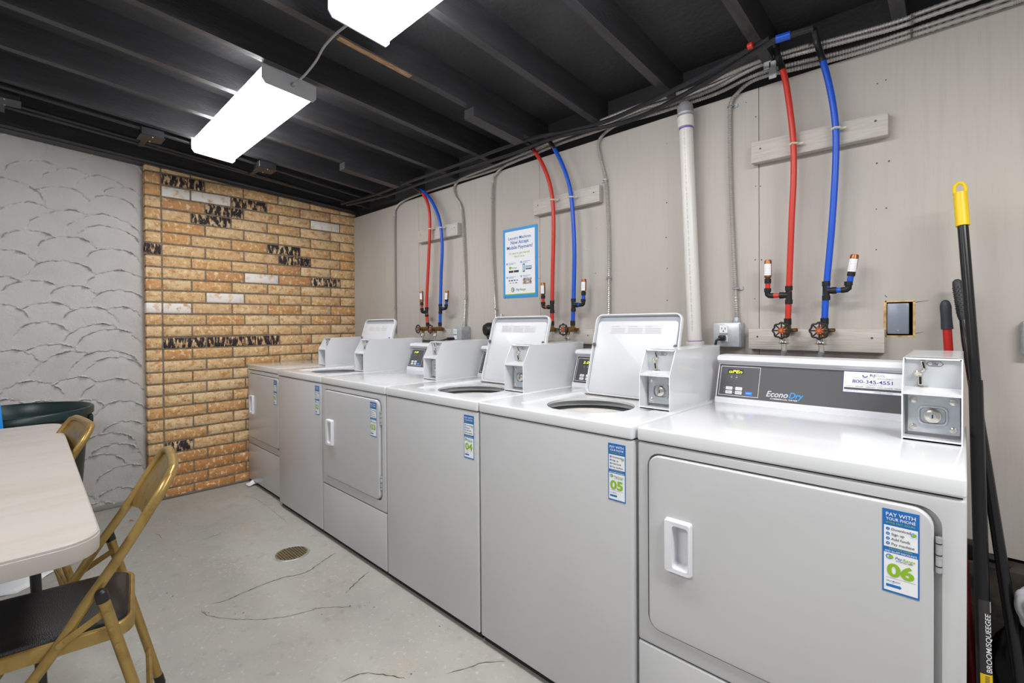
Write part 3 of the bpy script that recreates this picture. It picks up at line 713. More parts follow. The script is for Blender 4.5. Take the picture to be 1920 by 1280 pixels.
b = MB(); b.cyl((.015, -.02, .106), (.010, -.018, .14), .013, GALV, 12); b.build('connector', t)
b = MB(); b.tube([(1.875, -.046, 1.178), (1.872, -.055, 1.178), (1.862, -.085, 1.178), (1.856, -.105, 1.176)], [.038, .046, .046, .034], BLACKP, 24)
b.tube(smooth([(1.87, -.09, 1.15), (1.885, -.09, 1.12), (1.90, -.08, 1.06), (1.90, -.08, .8)], .02), .014, BLACKP, 10)
b.build('dryer_plug', label='large round black dryer plug on the wall beside the open washer lid', cat='plug')
t = thing('cover_plate', 'blank grey steel cover plate set in a rough wall cutout beside the broom handles', 'electrical box', (3.880, -.004, 1.1695))
b = MB(); b.box(-.030, .030, -.006, .001, 0, .108, mat('grey_steel_paint', (138, 148, 160), .35, .3), .003, 2)
for z in (.012, .096): b.cyl((0, -.006, z), (0, -.0085, z), .0032, CHROME, 10)
b.build('plate', t)
b = MB(); b.box(-.026, .026, .0015, .05, .004, .104, GALV, .002, 1); b.build('box', t)
t = thing('electrical_box', 'galvanized box edge on the plywood at the right border of the photo', 'outlet', (4.232, -.001, 1.106))
b = MB(); b.box(-.058, .058, -.035, 0, 0, .108, GALV, .010, 3); b.build('box', t)
b = MB(); b.box(-.050, .050, -.038, -.0352, .008, .100, GALV2, .001, 1); b.build('cover', t)

# wall sign
sx0, sx1, sz0, sz1 = 1.924, 2.209, 1.377, 1.809
b = MB(); b.box(sx0, sx1, -.004, -.0005, sz0, sz1, SKYB, .0008, 1)
O = Vector((sx0, -.004, sz0)); W_, H_ = sx1-sx0, sz1-sz0
b.plate(O, EX, EZ, .018, W_-.018, .018, H_-.018, WHITE, .0006)
b.plate(O+Vector((0, -.0006, 0)), EX, EZ, .018, W_-.018, .018, .024, GREENST, .0004)
cxs = W_/2; O2 = O+Vector((0, -.0007, 0))
b.text('Laundry Machines', O2, EX, EZ, cxs, .362, .026, BLUEST, wid=.19, bold=.004)
b.text('Now Accept', O2, EX, EZ, cxs, .333, .030, BLUEST, wid=.150, bold=.014)
b.text('Mobile Payment!', O2, EX, EZ, cxs, .302, .030, BLUEST, wid=.215, bold=.014)
b.text("It's easy to get started.", O2, EX, EZ, cxs, .270, .019, GREENST, wid=.175)
b.text("Here's how.", O2, EX, EZ, cxs, .249, .019, GREENST, wid=.09)
for (ax_, bz, n_) in ((.035, .213, '1'), (.155, .217, '2'), (.035, .128, '3'), (.155, .130, '4')):
    b.disc(O2+EX*ax_+EZ*bz, .0065, (0, -1, 0), SKYB, 14, .0004); b.text(n_, O2, EX, EZ, ax_, bz-.004, .011, WHITE, bold=.01, lift=.0012)
    for j_ in range(2): b.plate(O2, EX, EZ, ax_+.012, ax_+.075-.02*j_, bz+.001-.007*j_, bz+.004-.007*j_, mat('pale_blue_print', (130, 170, 210), .6), .0004)
b.text('PayRange', O2, EX, EZ, .095, .182, .013, GREENST, bold=.01, shear=.2)
b.disc(O2+EX*.062+EZ*.187, .009, (0, -1, 0), GREENST, 16, .0003)
for a0 in (.050, .095): b.plate(O2, EX, EZ, a0, a0+.040, .157, .170, DKT, .0004, .002)
b.plate(O2, EX, EZ, .168, .186, .155, .205, DKT, .0004, .003); b.plate(O2+Vector((0, -.0004, 0)), EX, EZ, .170, .184, .161, .200, mat('pale_screen', (170, 205, 225), .5), .0003)
b.plate(O2, EX, EZ, .192, .240, .168, .190, DKT, .0004, .002); b.plate(O2+Vector((0, -.0004, 0)), EX, EZ, .194, .238, .174, .187, MATS['pale_screen'], .0003)
for k, m_ in enumerate((stain, DKT, BLUEST, GREYT)): b.plate(O2, EX, EZ, .048+k*.022, .062+k*.022, .104, .112, m_, .0004)
for k, m_ in enumerate((GREYT, GREYT, DKT)): b.plate(O2, EX, EZ, .055+k*.025, .070+k*.025, .090, .095, m_, .0004)
b.plate(O2, EX, EZ, .168, .240, .080, .118, mat('photo_print', (168, 150, 142), .6, n=[(60, (1, 1, 1), (96, 84, 86), .45, .6), (90, (1, 1, 1), (226, 214, 204), .5, .62)]), .0004)
b.tube([O2+EX*(.083+.011*math.cos(a))+EZ*(.050+.013*math.sin(a)) for a in [k*PI/10 for k in range(-6, 17)]], .0022, BLUEST, 6)
b.disc(O2+EX*.090+EZ*.050, .0085, (0, -1, 0), GREENST, 16, .0012)
b.text('Pay', O2, EX, EZ, .112, .043, .020, BLUEST, align='LEFT', bold=.02, shear=.2); b.text('Range', O2, EX, EZ, .143, .043, .020, GREENST, align='LEFT', bold=.012, shear=.2)
b.build('wall_sign', label='blue bordered white poster on the plywood wall about mobile payment', cat='sign', flat=True)

# ================================================================== MACHINES
def sticker(parent, num, x, z, yf, w=.0575, h=.168):
    b = MB(); O = Vector((x, yf, z)); s = h/.168
    b.plate(O, EX, EZ, 0, w, 0, h, BLUEST, .0005)
    P = O+Vector((0, -.0005, 0))
    b.plate(P, EX, EZ, .0025, w-.0025, .092, .135, WHITE, .0003); b.plate(P, EX, EZ, .0025, w-.0025, .004, .080, WHITE, .0003)
    Q = P+Vector((0, -.0002, 0))
    b.text('PAY WITH', Q, EX, EZ, w/2, .1545, .0105, WHITE, wid=.046, bold=.03); b.text('YOUR PHONE', Q, EX, EZ, w/2, .1460, .0085, WHITE, wid=.046, bold=.03)
    b.text('SIMPLE. FAST. SECURE.', Q, EX, EZ, w/2, .1395, .0052, GREENST, wid=.046, bold=.01)
    for i, s_ in enumerate(('Download', 'Sign up', 'Add funds', 'Pay machine')):
        zz = .1285-i*.0098
        b.disc(Q+EX*.0088+EZ*zz, .0031, (0, -1, 0), BLUEST, 14, .0004); b.text(str(i+1), Q, EX, EZ, .0088, zz-.0017, .0048, WHITE, bold=.02, lift=.0008)
        b.text(s_, Q, EX, EZ, .0142, zz-.0022, .0072, DKT, align='LEFT', bold=.02)
    b.plate(Q, EX, EZ, .0435, .0540, .1190, .1315, mat('logo_pale', (214, 226, 236), .5), .0003, .001)
    b.disc(Q+EX*.0500+EZ*.1255, .0032, (0, -1, 0), GREENST, 14, .0006)
    b.tube([Q+EX*(.0480+.0030*math.cos(a))+EZ*(.1255+.0036*math.sin(a)) for a in [k*PI/8 for k in range(3, 14)]], .0007, BLUEST, 5)
    b.text('EXCLUSIVE OFFERS', Q, EX, EZ, w/2, .0876, .0048, GREENST, wid=.036, bold=.01); b.text('AND IN-APP DISCOUNTS', Q, EX, EZ, w/2, .0818, .0052, WHITE, wid=.050, bold=.03)
    b.tube([Q+EX*(.0110+.0045*math.cos(a))+EZ*(.0725+.0042*math.sin(a)) for a in [k*PI/8 for k in range(2, 15)]], .0009, BLUEST, 5)
    b.disc(Q+EX*.0138+EZ*.0725, .0040, (0, -1, 0), GREENST, 14, .0006)
    b.text('Pay', Q, EX, EZ, .0200, .0695, .0078, BLUEST, align='LEFT', bold=.03, shear=.2); b.text('Range', Q, EX, EZ, .0320, .0695, .0078, GREENST, align='LEFT', bold=.015, shear=.2)
    b.text('ACCEPTED HERE', Q, EX, EZ, .0345, .0650, .0042, DKT, wid=.026)
    b.text(num, Q, EX, EZ, w/2, .0345, .0350, GREENST, wid=.042, bold=.035)
    b.plate(Q, EX, EZ, .006, .0515, .0297, .0303, GREYT, .0003)
    b.text('Select Machine', Q, EX, EZ, .0175, .0225, .0040, BLUEST, wid=.022, bold=.01); b.text('or', Q, EX, EZ, .0175, .0190, .0035, BLUEST)
    b.plate(Q, EX, EZ, .006, .0270, .0115, .0170, BLUEST, .0003); b.raw([Q+EX*.027+EZ*.0100+Vector((0, -.0003, 0)), Q+EX*.0305+EZ*.0142+Vector((0, -.0003, 0)), Q+EX*.027+EZ*.0185+Vector((0, -.0003, 0))], [[0, 1, 2]], BLUEST)
    b.build('payment_sticker', parent, flat=True, label='blue and green payment sticker numbered '+num)

def control_panel(parent, xl, xr, disp, brand=False, ly=0):
    """sloped console; local y offset ly"""
    prof = [(.226, .9195), (.2275, .936), (.2335, .9405), (.2745, 1.0615), (.262, 1.066), (.2535, 1.074), (.2545, 1.083), (.264, 1.0905), (.30, 1.0925), (.343, 1.0925), (.351, 1.085), (.351, .9195)]
    b = MB(); b.loft([[Vector((xl, y+ly, z)) for y, z in prof], [Vector((xr, y+ly, z)) for y, z in prof]], PLASTIC)
    cp = b.build('control_panel', parent)
    O = Vector((xl, .2335+ly, .94)); eu = Vector((0, .041, .121)).normalized()
    b = MB(); wv = xr-xl
    b.plate(O, EX, eu, .004, wv-.004, .000, .1235, OVERLAY, .0012)
    nn = EX.cross(eu).normalized(); P = O+nn*.0012; T = .0009
    for (a0, a1, c0, c1) in ((.010, .146, .1155, .1172), (.010, .146, .0074, .0091), (.010, .0113, .0074, .1172), (.1447, .146, .0074, .1172)):
        b.plate(P, EX, eu, a0, a1, c0, c1, BTN, .0003)
    if brand:
        b.text('Econo', P, EX, eu, .170, .0165, .0280, mat('silver_print', (200, 202, 206), .4), align='LEFT', bold=.035, shear=.28, wid=.068)
        b.text('Dry', P, EX, eu, .240, .0165, .0280, SKYB, align='LEFT', bold=.035, shear=.28, wid=.044)
        b.text('COMMERCIAL DRYER', P, EX, eu, .2265, .0072, .0068, WHITE, bold=.01, wid=.083)
    b.build('overlay', cp, flat=True, label='charcoal control strip')
    b = MB(); b.plate(P, EX, eu, .034, .090, .0885, .1070, DKT, .0003)
    b.text(disp, P+nn*.0003, EX, eu, .062, .0915, .0165, YELG, wid=.046, bold=.02, shear=.15); b.build('display', cp, flat=True)
    for i, (a0, c0) in enumerate(((.034, .0288), (.0675, .0288), (.034, .0140), (.0675, .0140))):
        b = MB(); b.plate(P, EX, eu, a0, a0+.0235, c0, c0+.0118, BTN, .0010, .002); b.text(('HI', 'LO', 'MED', 'DELICATE')[i], P+nn*.001, EX, eu, a0+.0118, c0+.0042, .0055, GREYT)
        b.disc(P+EX*(a0-.006)+eu*(c0+.006), .0010, nn, BTN, 8, .0004); b.build('button', cp, flat=True)
    b = MB(); b.plate(P, EX, eu, .102, .127, .0130, .0262, BTNB, .0010, .002); b.text('START', P+nn*.001, EX, eu, .1145, .018, .0060, WHITE); b.build('button', cp, flat=True, label='blue start button')
    b = MB()
    for a0 in (.050, .068):
        b.disc(P+EX*a0+eu*.083, .0008, nn, BTN, 8, .0003); b.text('00', P, EX, eu, a0, .0740, .006, BTN); b.text('____', P, EX, eu, a0, .0700, .004, BTN)
    b.build('printed_legend', cp, flat=True)
    return cp

def coin_box(parent, xl, xr, yf, yb):
    """metal coin meter case: yf = front, local"""
    t_ = .003; zb, zs, zt = .9197, 1.037, 1.1215; ys = yf+.045
    b = MB()
    side = [(yf, zb), (yf, zs), (ys, zt-.002), (ys+.003, zt), (yb, zt+.003), (yb, zb)]
    for x0 in (xl, xr-t_): b.loft([[Vector((x0, y, z)) for y, z in side], [Vector((x0+t_, y, z)) for y, z in side]], ENAMEL)
    b.loft([[Vector((x, y, z)) for y, z in ((ys, zt-.004), (ys+.002, zt), (yb, zt+.003), (yb, zt-.001))] for x in (xl+t_, xr-t_)], ENAMEL)
    b.box(xl+t_, xr-t_, yb-.004, yb-.001, zb+.001, zt-.002, ENAMEL)
    b.box(xl+t_, xr-t_, yf+.0005, yf+.09, zb+.0002, zb+.004, ENAMEL); b.box(xl+t_, xr-t_, yf+.0005, yf+.0025, zb+.0002, zb+.008, ENAMEL)
    # shelf between the two recesses
    b.loft([[Vector((x, y, z)) for y, z in ((yf, zs-.004), (yf, zs+.002), (yf+.0665, zs+.010), (yf+.0665, zs+.004))] for x in (xl+t_, xr-t_)], ENAMEL)
    # upper sloped face, recess shade put into its grey
    b.loft([[Vector((x, y, z)) for y, z in ((yf+.064, zs+.008), (ys+.006, zt-.003), (ys+.010, zt-.003), (yf+.070, zs+.008))] for x in (xl+t_, xr-t_)], COINF)
    b.plate((xl, 0, zt+.0016), EX, EY, .012, xr-xl-.008, ys+.010, ys+.034, COINF, .0008)
    for sx in (xl+.004, xr-.004): b.disc((sx, ys-.0005, zt-.003), .0016, (0, -1, .4), DKT, 8)
    b.box(xl+t_, xr-t_, yf+.068, yf+.074, zb+.003, zs+.008, PLASTIC)
    cb = b.build('coin_box', parent)
    xm = (xl+xr)/2; w = xr-xl
    # vault plate with lock
    yp = yf+.050; b = MB()
    b.box(xl+.009, xr-.005, yp, yp+.004, zb+.014, zs-.010, GALV2, .001, 1)
    for sx in (xl+.0195, xr-.017):
        for sz in (zb+.027, zs-.022): b.tube([(sx, yp, sz), (sx, yp-.0015, sz), (sx, yp-.0035, sz)], [.0078, .0078, .004], CHROME, 14)
    cx, cz = xm+.001, (zb+zs)/2+.0
    def lp(w_, h_, r_, y): return [Vector((cx+a, y, cz+c)) for a, c in rrect(0, 0, w_, h_, r_, 5)]
    b.loft([lp(.058, .048, .012, yp), lp(.056, .046, .012, yp-.006), lp(.050, .040, .011, yp-.006), lp(.044, .034, .010, yp+.002)], GALV2, cap0=False)
    vp = b.build('vault_plate', cb, label='galvanized plate with four rivets')
    b = MB(); b.tube([(cx, yp-.000, cz), (cx, yp-.012, cz), (cx, yp-.014, cz)], [.0175, .0165, .013], CHROME, 24)
    b.cyl((cx, yp-.014, cz), (cx, yp-.0155, cz), .0065, GALV, 18); b.box(cx-.0012, cx+.0012, yp-.0160, yp-.0150, cz-.0045, cz+.0045, DARKGAP)
    b.build('lock', parent)
    # coin slot hardware on the sloped face
    n = Vector((0, -(zt-zs-.011), (ys+.006-yf-.064))); n = Vector((0, -1, -.35)).normalized()
    O = Vector((xl+t_, yf+.064, zs+.008)); eu = (Vector((xl+t_, ys+.006, zt-.003))-O).normalized()
    b = MB()
    def strip(pts, r_, m_=CHROME, lift=.002):
        P = [O+EX*a+eu*c+n*lift for a, c in pts]; b.tube(P, r_, m_, 8)
    strip([(.0340, .072), (.0365, .060), (.0385, .050)], .0048); strip([(.0385, .050), (.033, .044), (.026, .040)], .0040)
    strip([(.0350, .070), (.0380, .054)], .0020, DARKGAP, .0062)
    c0 = O+EX*.0255+eu*.040; b.tube([c0, c0+n*.008, c0+n*.010], [.0085, .0080, .005], CHROME, 18)
    strip([(.0295, .034), (.0305, .008)], .0056); strip([(.030, .031), (.0305, .012)], .0026, DARKGAP, .0066)
    strip([(.020, .005), (.031, .002), (.044, .005)], .0036, CHROME, .004)
    b.build('coin_slot', cb)
    b = MB(); u0, c1 = .058, .0635
    hexa = [(-.016, 0), (-.011, .0055), (.011, .0055), (.016, 0), (.011, -.0055), (-.011, -.0055), (-.016, 0)]
    P = [O+EX*(u0+a)+eu*(c1+c)+n*.0006 for a, c in hexa]; b.tube(P, .0005, DKT, 4)
    b.text('25¢', O, EX, eu, u0, c1-.0028, .0085, DKT, bold=.01, lift=.001); b.build('price_mark', cb, flat=True)
    return cb

def rect_cut(cx, cz, w, h, r, y0, y1):
    c = MB(); lp = rrect(cx, cz, w, h, r, 6)
    c.loft([[Vector((a, y0, z)) for a, z in lp], [Vector((a, y1, z)) for a, z in lp]], ENAMEL2); return c

HY = .355
def machine_base(name, label, w, xc, yfront, cat, group=None):
    return thing(name, label, cat, (xc, yfront+HY, 0), 0, group)

def toe_and_feet(t, w):
    b = MB(); b.box(-w/2+.004, w/2-.004, -HY+.018, HY-.03, .004, .031, DARKGAP)
    b.build('base_pan', t)
    for sx in (-1, 1):
        for y in (-HY+.06, HY-.06):
            f = MB(); f.cyl((sx*(w/2-.06), y, .0), (sx*(w/2-.06), y, .006), .02, BLACKP, 12); f.build('foot', t)

def dryer(num, xl, yfront, label, disp, brand, coin_in=.008, coin_f=.05):
    w = .683; xc = xl+w/2; t = machine_base('clothes_dryer', label, w, xc, yfront, 'clothes dryer')
    g = .0018; W2 = w/2-g
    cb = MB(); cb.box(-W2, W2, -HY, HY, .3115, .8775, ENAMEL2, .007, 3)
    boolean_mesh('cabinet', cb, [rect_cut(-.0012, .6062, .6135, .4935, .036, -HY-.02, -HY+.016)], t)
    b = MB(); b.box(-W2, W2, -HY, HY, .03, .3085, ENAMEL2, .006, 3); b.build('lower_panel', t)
    for za, zb_ in ((.305, .315), (.874, .884)):
        b = MB(); b.box(-W2+.006, W2-.006, -HY+.006, HY-.01, za, zb_, DARKGAP); b.build('seam', t)
    b = MB(); b.box(-W2, W2, -HY-.003, HY, .8805, .9198, DECK, .0065, 4); b.build('top_deck', t)
    toe_and_feet(t, w)
    # door
    def L(y, ins): return [Vector((-.0045+a, y, .6062+c)) for a, c in rrect(0, 0, .596-ins*2, .484-ins*2, .033-ins*.6, 6)]
    b = MB(); b.loft([L(-HY+.016, 0), L(-HY-.004, 0), L(-HY-.0085, .003), L(-HY-.0095, .008)], ENAMEL2); hx, hz = -.2135, .6185; yd = -HY-.0095
    dr = boolean_mesh('door', b, [rect_cut(hx+.006, hz, .048, .118, .010, yd-.01, yd+.022)], t)
    def Q(cx, w_, h_, r_, y, bow=0): return [Vector((hx+cx+a, y-bow*(1-(c/(h_/2))**2), hz+c)) for a, c in rrect(0, 0, w_, h_, r_, 5)]
    b = MB(); b.loft([Q(0, .0735, .142, .006, yd+.002), Q(0, .0715, .140, .006, yd-.011, .003), Q(0, .066, .135, .005, yd-.0155, .004), Q(.0085, .044, .114, .008, yd-.0150, .002), Q(.0065, .040, .108, .009, yd-.006), Q(.002, .030, .100, .010, yd+.019)], PLASTIC, cap0=False)
    b.build('handle', dr)
    for z in (.765, .452):
        b = MB(); b.cyl((.3005, -HY-.003, z-.034), (.3005, -HY-.003, z+.034), .0048, GALV, 10)
        for k in (-1, 0, 1): b.cyl((.3005, -HY-.003, z+k*.022-.001), (.3005, -HY-.003, z+k*.022+.001), .0052, DARKGAP, 10)
        b.box(.2995, .3055, -HY-.001, -HY+.012, z-.033, z+.033, GALV); b.build('hinge', dr)
    sticker(t, num, .2155, .668, yd-.0002)
    control_panel(t, -w/2+.005, w/2-.118, disp, brand, ly=-.0105)
    coin_box(t, w/2-coin_in-.112, w/2-coin_in, -coin_f, .365)
    return t

def washer(num, xl, yfront, label, disp, tilt=16.5):
    w = .651; xc = xl+w/2; t = machine_base('washing_machine', label, w, xc, yfront, 'washing machine')
    g = .0018; W2 = w/2-g
    hx, hy, hr = .005, -.100, .160
    def cyl_cut(r, z0, z1, m=ENAMEL2, dx=0):
        c = MB(); c.cyl((hx+dx, hy, z0), (hx+dx, hy, z1), r, m, 64); return c
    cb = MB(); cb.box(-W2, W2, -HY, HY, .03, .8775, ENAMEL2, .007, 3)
    boolean_mesh('cabinet', cb, [cyl_cut(.21, .35, .95, DARKGAP)], t)
    b = MB(); b.box(-W2+.006, W2-.006, -HY+.006, -HY+.05, .874, .884, DARKGAP); b.build('seam', t)
    db = MB(); db.box(-W2, W2, -HY-.003, HY, .8805, .9198, DECK, .0065, 4)
    rc = MB(); lp = rrect(.024, -.072, .425, .405, .03, 6)
    lp2 = rrect(.024, -.072, .455, .435, .04, 6)
    rc.loft([[Vector((a, c, .9125)) for a, c in lp], [Vector((a, c, .9125+.012)) for a, c in lp2]], DECK)
    boolean_mesh('top_deck', db, [rc, cyl_cut(hr, .8, 1.0, DECK), cyl_cut(.188, .8, .9035, DARKGAP)], t)
    toe_and_feet(t, w)
    # tub ring and basket
    b = MB(); X_ = Matrix.Translation((hx, hy, 0))
    b.lathe([(.204, .860), (.203, .864), (.168, .864), (.167, .868)], DARKGAP, 48, X_); b.lathe([(.167, .862), (.165, .872), (.158, .872), (.150, .866), (.140, .852), (.141, .840)], mat('cream_tub_ring', (206, 204, 196), .4), 48, X_)
    b.lathe([(.205, .868), (.205, .5), (.19, .46), (0.0, .45)], mat('steel_basket', (150, 150, 152), .35, .6), 48, X_)
    b.lathe([(.0001, .70), (.03, .695), (.036, .66), (.05, .5), (.08, .46)], PLASTIC, 24, X_)
    b.build('wash_tub', t)
    # lid
    Mx = Matrix.Translation((.0285+.0005, .118, .9135)) @ Matrix.Rotation(math.radians(-tilt), 4, 'X')
    lw, lh = .392, .352
    def lo(wi, y, ins, r_, top=0, bot=0): return [Vector((a, y, lh/2+c)) for a, c in rrect(0, (bot-top)/2, wi-2*ins, lh-2*ins-top-bot, r_, 6)]
    b = MB(); b.loft([lo(lw, .010, .004, .026), lo(lw, .004, 0, .03), lo(lw, -.010, 0, .03), lo(lw, -.013, .002, .029), lo(lw, -.013, .006, .026), lo(lw, .000, .009, .022)], ENAMEL, X=Mx)
    b.loft([lo(lw, -.0005, .008, .022), lo(lw, -.0008, .010, .021)], LIDREC, X=Mx); lid = b.build('lid', t, ang=45)
    b = MB(); b.loft([lo(lw, .0005, .014, .018, .018, -.006), lo(lw, -.006, .014, .018, .018, -.006), lo(lw, -.0085, .018, .016, .018, -.006)], LINER, cap0=False, X=Mx); b.build('lid_liner', lid)
    b = MB(); O = Vector((-.118, -.0088, .265)); O = Mx @ O; ez = (Mx.to_3x3() @ EZ).normalized()
    b.plate(O, EX, ez, 0, .236, 0, .038, mat('pale_label', (214, 214, 216), .5), .0004)
    for k in range(3):
        b.text(('INSTRUCTIONS', 'INSTRUCCIONES', 'CONSIGNES')[k], O, EX, ez, .006+k*.079, .029, .0055, GREYT, align='LEFT')
        for j_ in range(5): b.plate(O, EX, ez, .006+k*.079, .072+k*.079, .004+j_*.0046, .0058+j_*.0046, mat('pale_grey_print', (184, 184, 188), .6), .0007)
    b.build('instruction_label', lid, flat=True)
    b = MB(); b.box(-lw/2+.004, lw/2-.02, -.012, .006, -.0025, -.0002, mat('rusty_hinge', (92, 76, 66), .8), X=Mx); b.build('hinge_strip', lid)
    for sx, nm in ((-1, 'l'), (1, 'r')):
        b = MB(); b.tube([(sx*(lw/2-.013), -.0125, .215), (sx*(lw/2-.013), -.017, .215), (sx*(lw/2-.013), -.019, .215)], [.0075, .0072, .004], mat('grey_rubber', (98, 98, 102), .7), 14, X=Mx); b.build('rubber_bumper', lid)
    sticker(t, num, .2430, .6925, -HY-.0005)
    control_panel(t, -w/2+.005, w/2-.125, disp)
    coin_box(t, w/2-.022-.112, w/2-.022, -.076, .365)
    return t

YF = -.941
dryer('01', .030, YF+.027, 'white dryer numbered 01 at the far end of the row, against the brick wall', '2.00', False)
washer('02', .7177, YF, 'white washer numbered 02 with its lid open, second from the brick wall', '2.00')
dryer('03', 1.3734, YF+.001, 'white dryer numbered 03 in the middle of the row, third from the brick wall', '2.00', False)
washer('04', 2.0611, YF, 'white washer numbered 04 with its lid open, farther of the two big open lids', '2.00')
washer('05', 2.7168, YF, 'white washer numbered 05 with its lid open, beside the nearest dryer', '2.00')
dryer('06', 3.3725, YF+.0114, 'large white dryer numbered 06 nearest the camera, with a charcoal control strip', 'oPEn', True)

# company sticker on the nearest dryer's console
nd = [o for o in COL.objects if o.name.startswith('clothes_dryer')][-1]
b = MB(); O = Vector((3.3775, .2335-.0105+YF+.0114+HY, .94)); eu = Vector((0, .041, .121)).normalized(); nn = EX.cross(eu).normalized(); P = O+nn*.0014
b.plate(P, EX, eu, .391, .560, .0535, .1225, NAVY, .0004); b.plate(P+nn*.0004, EX, eu, .3925, .5585, .0550, .1210, WHITE, .0003); Q = P+nn*.0007
b.plate(Q, EX, eu, .3945, .5585, .0625, .0697, OVERLAY, .0003)
b.tube([Q+EX*(.4475+.0065*math.cos(a))+eu*(.1115+.0065*math.sin(a)) for a in [PI*k/8 for k in range(8, 16)]], .0016, NAVY, 5)
b.text('RJ', Q, EX, eu, .458, .1075, .0115, NAVY, align='LEFT', bold=.02, wid=.012); b.text('KOOL', Q, EX, eu, .472, .1075, .0115, GREYT, align='LEFT', wid=.025)
b.text('PARTS - SERVICE - or - REPLACEMENT', Q, EX, eu, .467, .0995, .0062, GREYT, wid=.100)
b.text('800-345-4551', Q, EX, eu, .467, .0850, .0155, NAVY, bold=.025, wid=.100)
b.text('www.RJKOOL.com', Q, EX, eu, .467, .0785, .0068, GREYT, wid=.048)
b.text('KANSAS - MISSOURI - NEBRASKA - IOWA - ILLINOIS - OKLAHOMA', Q, EX, eu, .474, .0720, .0050, DKT, wid=.150)
b.text('PARTS AND SERVICE', Q, EX, eu, .415, .0572, .0040, NAVY, wid=.032); b.text('COMMERCIAL LAUNDRY', Q, EX, eu, .495, .0572, .0040, NAVY, wid=.045)
b.build('company_sticker', nd, world=True, flat=True, label='white and navy service phone sticker')

# ================================================================== FLOOR ITEMS
t = thing('floor_drain', 'round perforated brass floor drain set in the concrete floor', 'drain', (1.462, -1.152, .0011))
b = MB(); b.cyl((0, 0, 0), (0, 0, .0022), .078, mat('dirty_brass', (158, 140, 104), .5, .5, n=[(40, (1, 1, 1), (124, 108, 78), .4, .7)]), 40); b.lathe([(.079, .0), (.081, .003), (.086, .0031), (.088, .0)], GALV, 40)
b.build('grate', t)
b = MB()
for i in range(-6, 7):
    for j_ in range(-6, 7):
        x, y = i*.0150+(.0075 if j_ % 2 else 0), j_*.0130
        if math.hypot(x, y) < .070: b.disc((x, y, .0022), .0056, (0, 0, 1), DARKGAP, 8, .0004)
b.build('drain_holes', t)
b = MB(); p = at(477, 908, 'Z', 0)
R_ = random.Random(3); V = []; n_ = 7
for i in range(n_):
    for j_ in range(n_): V.append((p.x-.05+i*.014+R_.uniform(-.004, .004), p.y-.05+j_*.012+R_.uniform(-.004, .004), max(.001, .034*math.exp(-((i-3.5)**2+(j_-3)**2)/5)+R_.uniform(0, .008))))
b.raw(V, [[i*n_+j_, (i+1)*n_+j_, (i+1)*n_+j_+1, i*n_+j_+1] for i in range(n_-1) for j_ in range(n_-1)], WHITE)
b.build('tissue', label='small crumpled white tissue on the floor by the farthest dryer', cat='tissue', flat=True)

# folding table
TZ = .747; tx0, tx1, ty0, ty1 = .835, 2.655, -2.775, -2.013
t = thing('folding_table', 'white plastic folding table with rounded corners at the left', 'table', ((tx0+tx1)/2, (ty0+ty1)/2, 0), -.010)
b = MB(); w_, h_ = tx1-tx0, ty1-ty0
def TL(ins, z, r_=.075): return [Vector((a, c, z)) for a, c in rrect(0, 0, w_-2*ins, h_-2*ins, r_-ins*.6, 8)]
b.loft([TL(.012, TZ-.048), TL(.003, TZ-.047), TL(.001, TZ-.043), TL(0, TZ-.010), TL(.0015, TZ-.009), TL(.0015, TZ-.0035), TL(.005, TZ)], TABLEM); b.build('tabletop', t, ang=40)
TL_M = mat('dark_grey_steel', (62, 60, 64), .4, .5)
for sx in (-1, 1):
    x = sx*(w_/2-.53)
    for sy in (-1, 1):
        b = MB(); b.tube([(x-sx*.10, sy*.27, TZ-.05), (x, sy*.29, .02)], .0125, TL_M, 12); b.cyl((x, sy*.29, 0), (x, sy*.29, .03), .016, BLACKP, 12); b.build('leg', t)
    b = MB(); b.tube([(x-sx*.085, -.275, TZ-.13), (x-sx*.085, .275, TZ-.13)], .010, TL_M, 10); b.tube([(x-sx*.02, -.285, .14), (x-sx*.02, .285, .14)], .010, TL_M, 10)
    b.tube([(x-sx*.08, 0, TZ-.13), (x-sx*.30, 0, TZ-.05)], .009, TL_M, 10); b.build('crossbar', t)

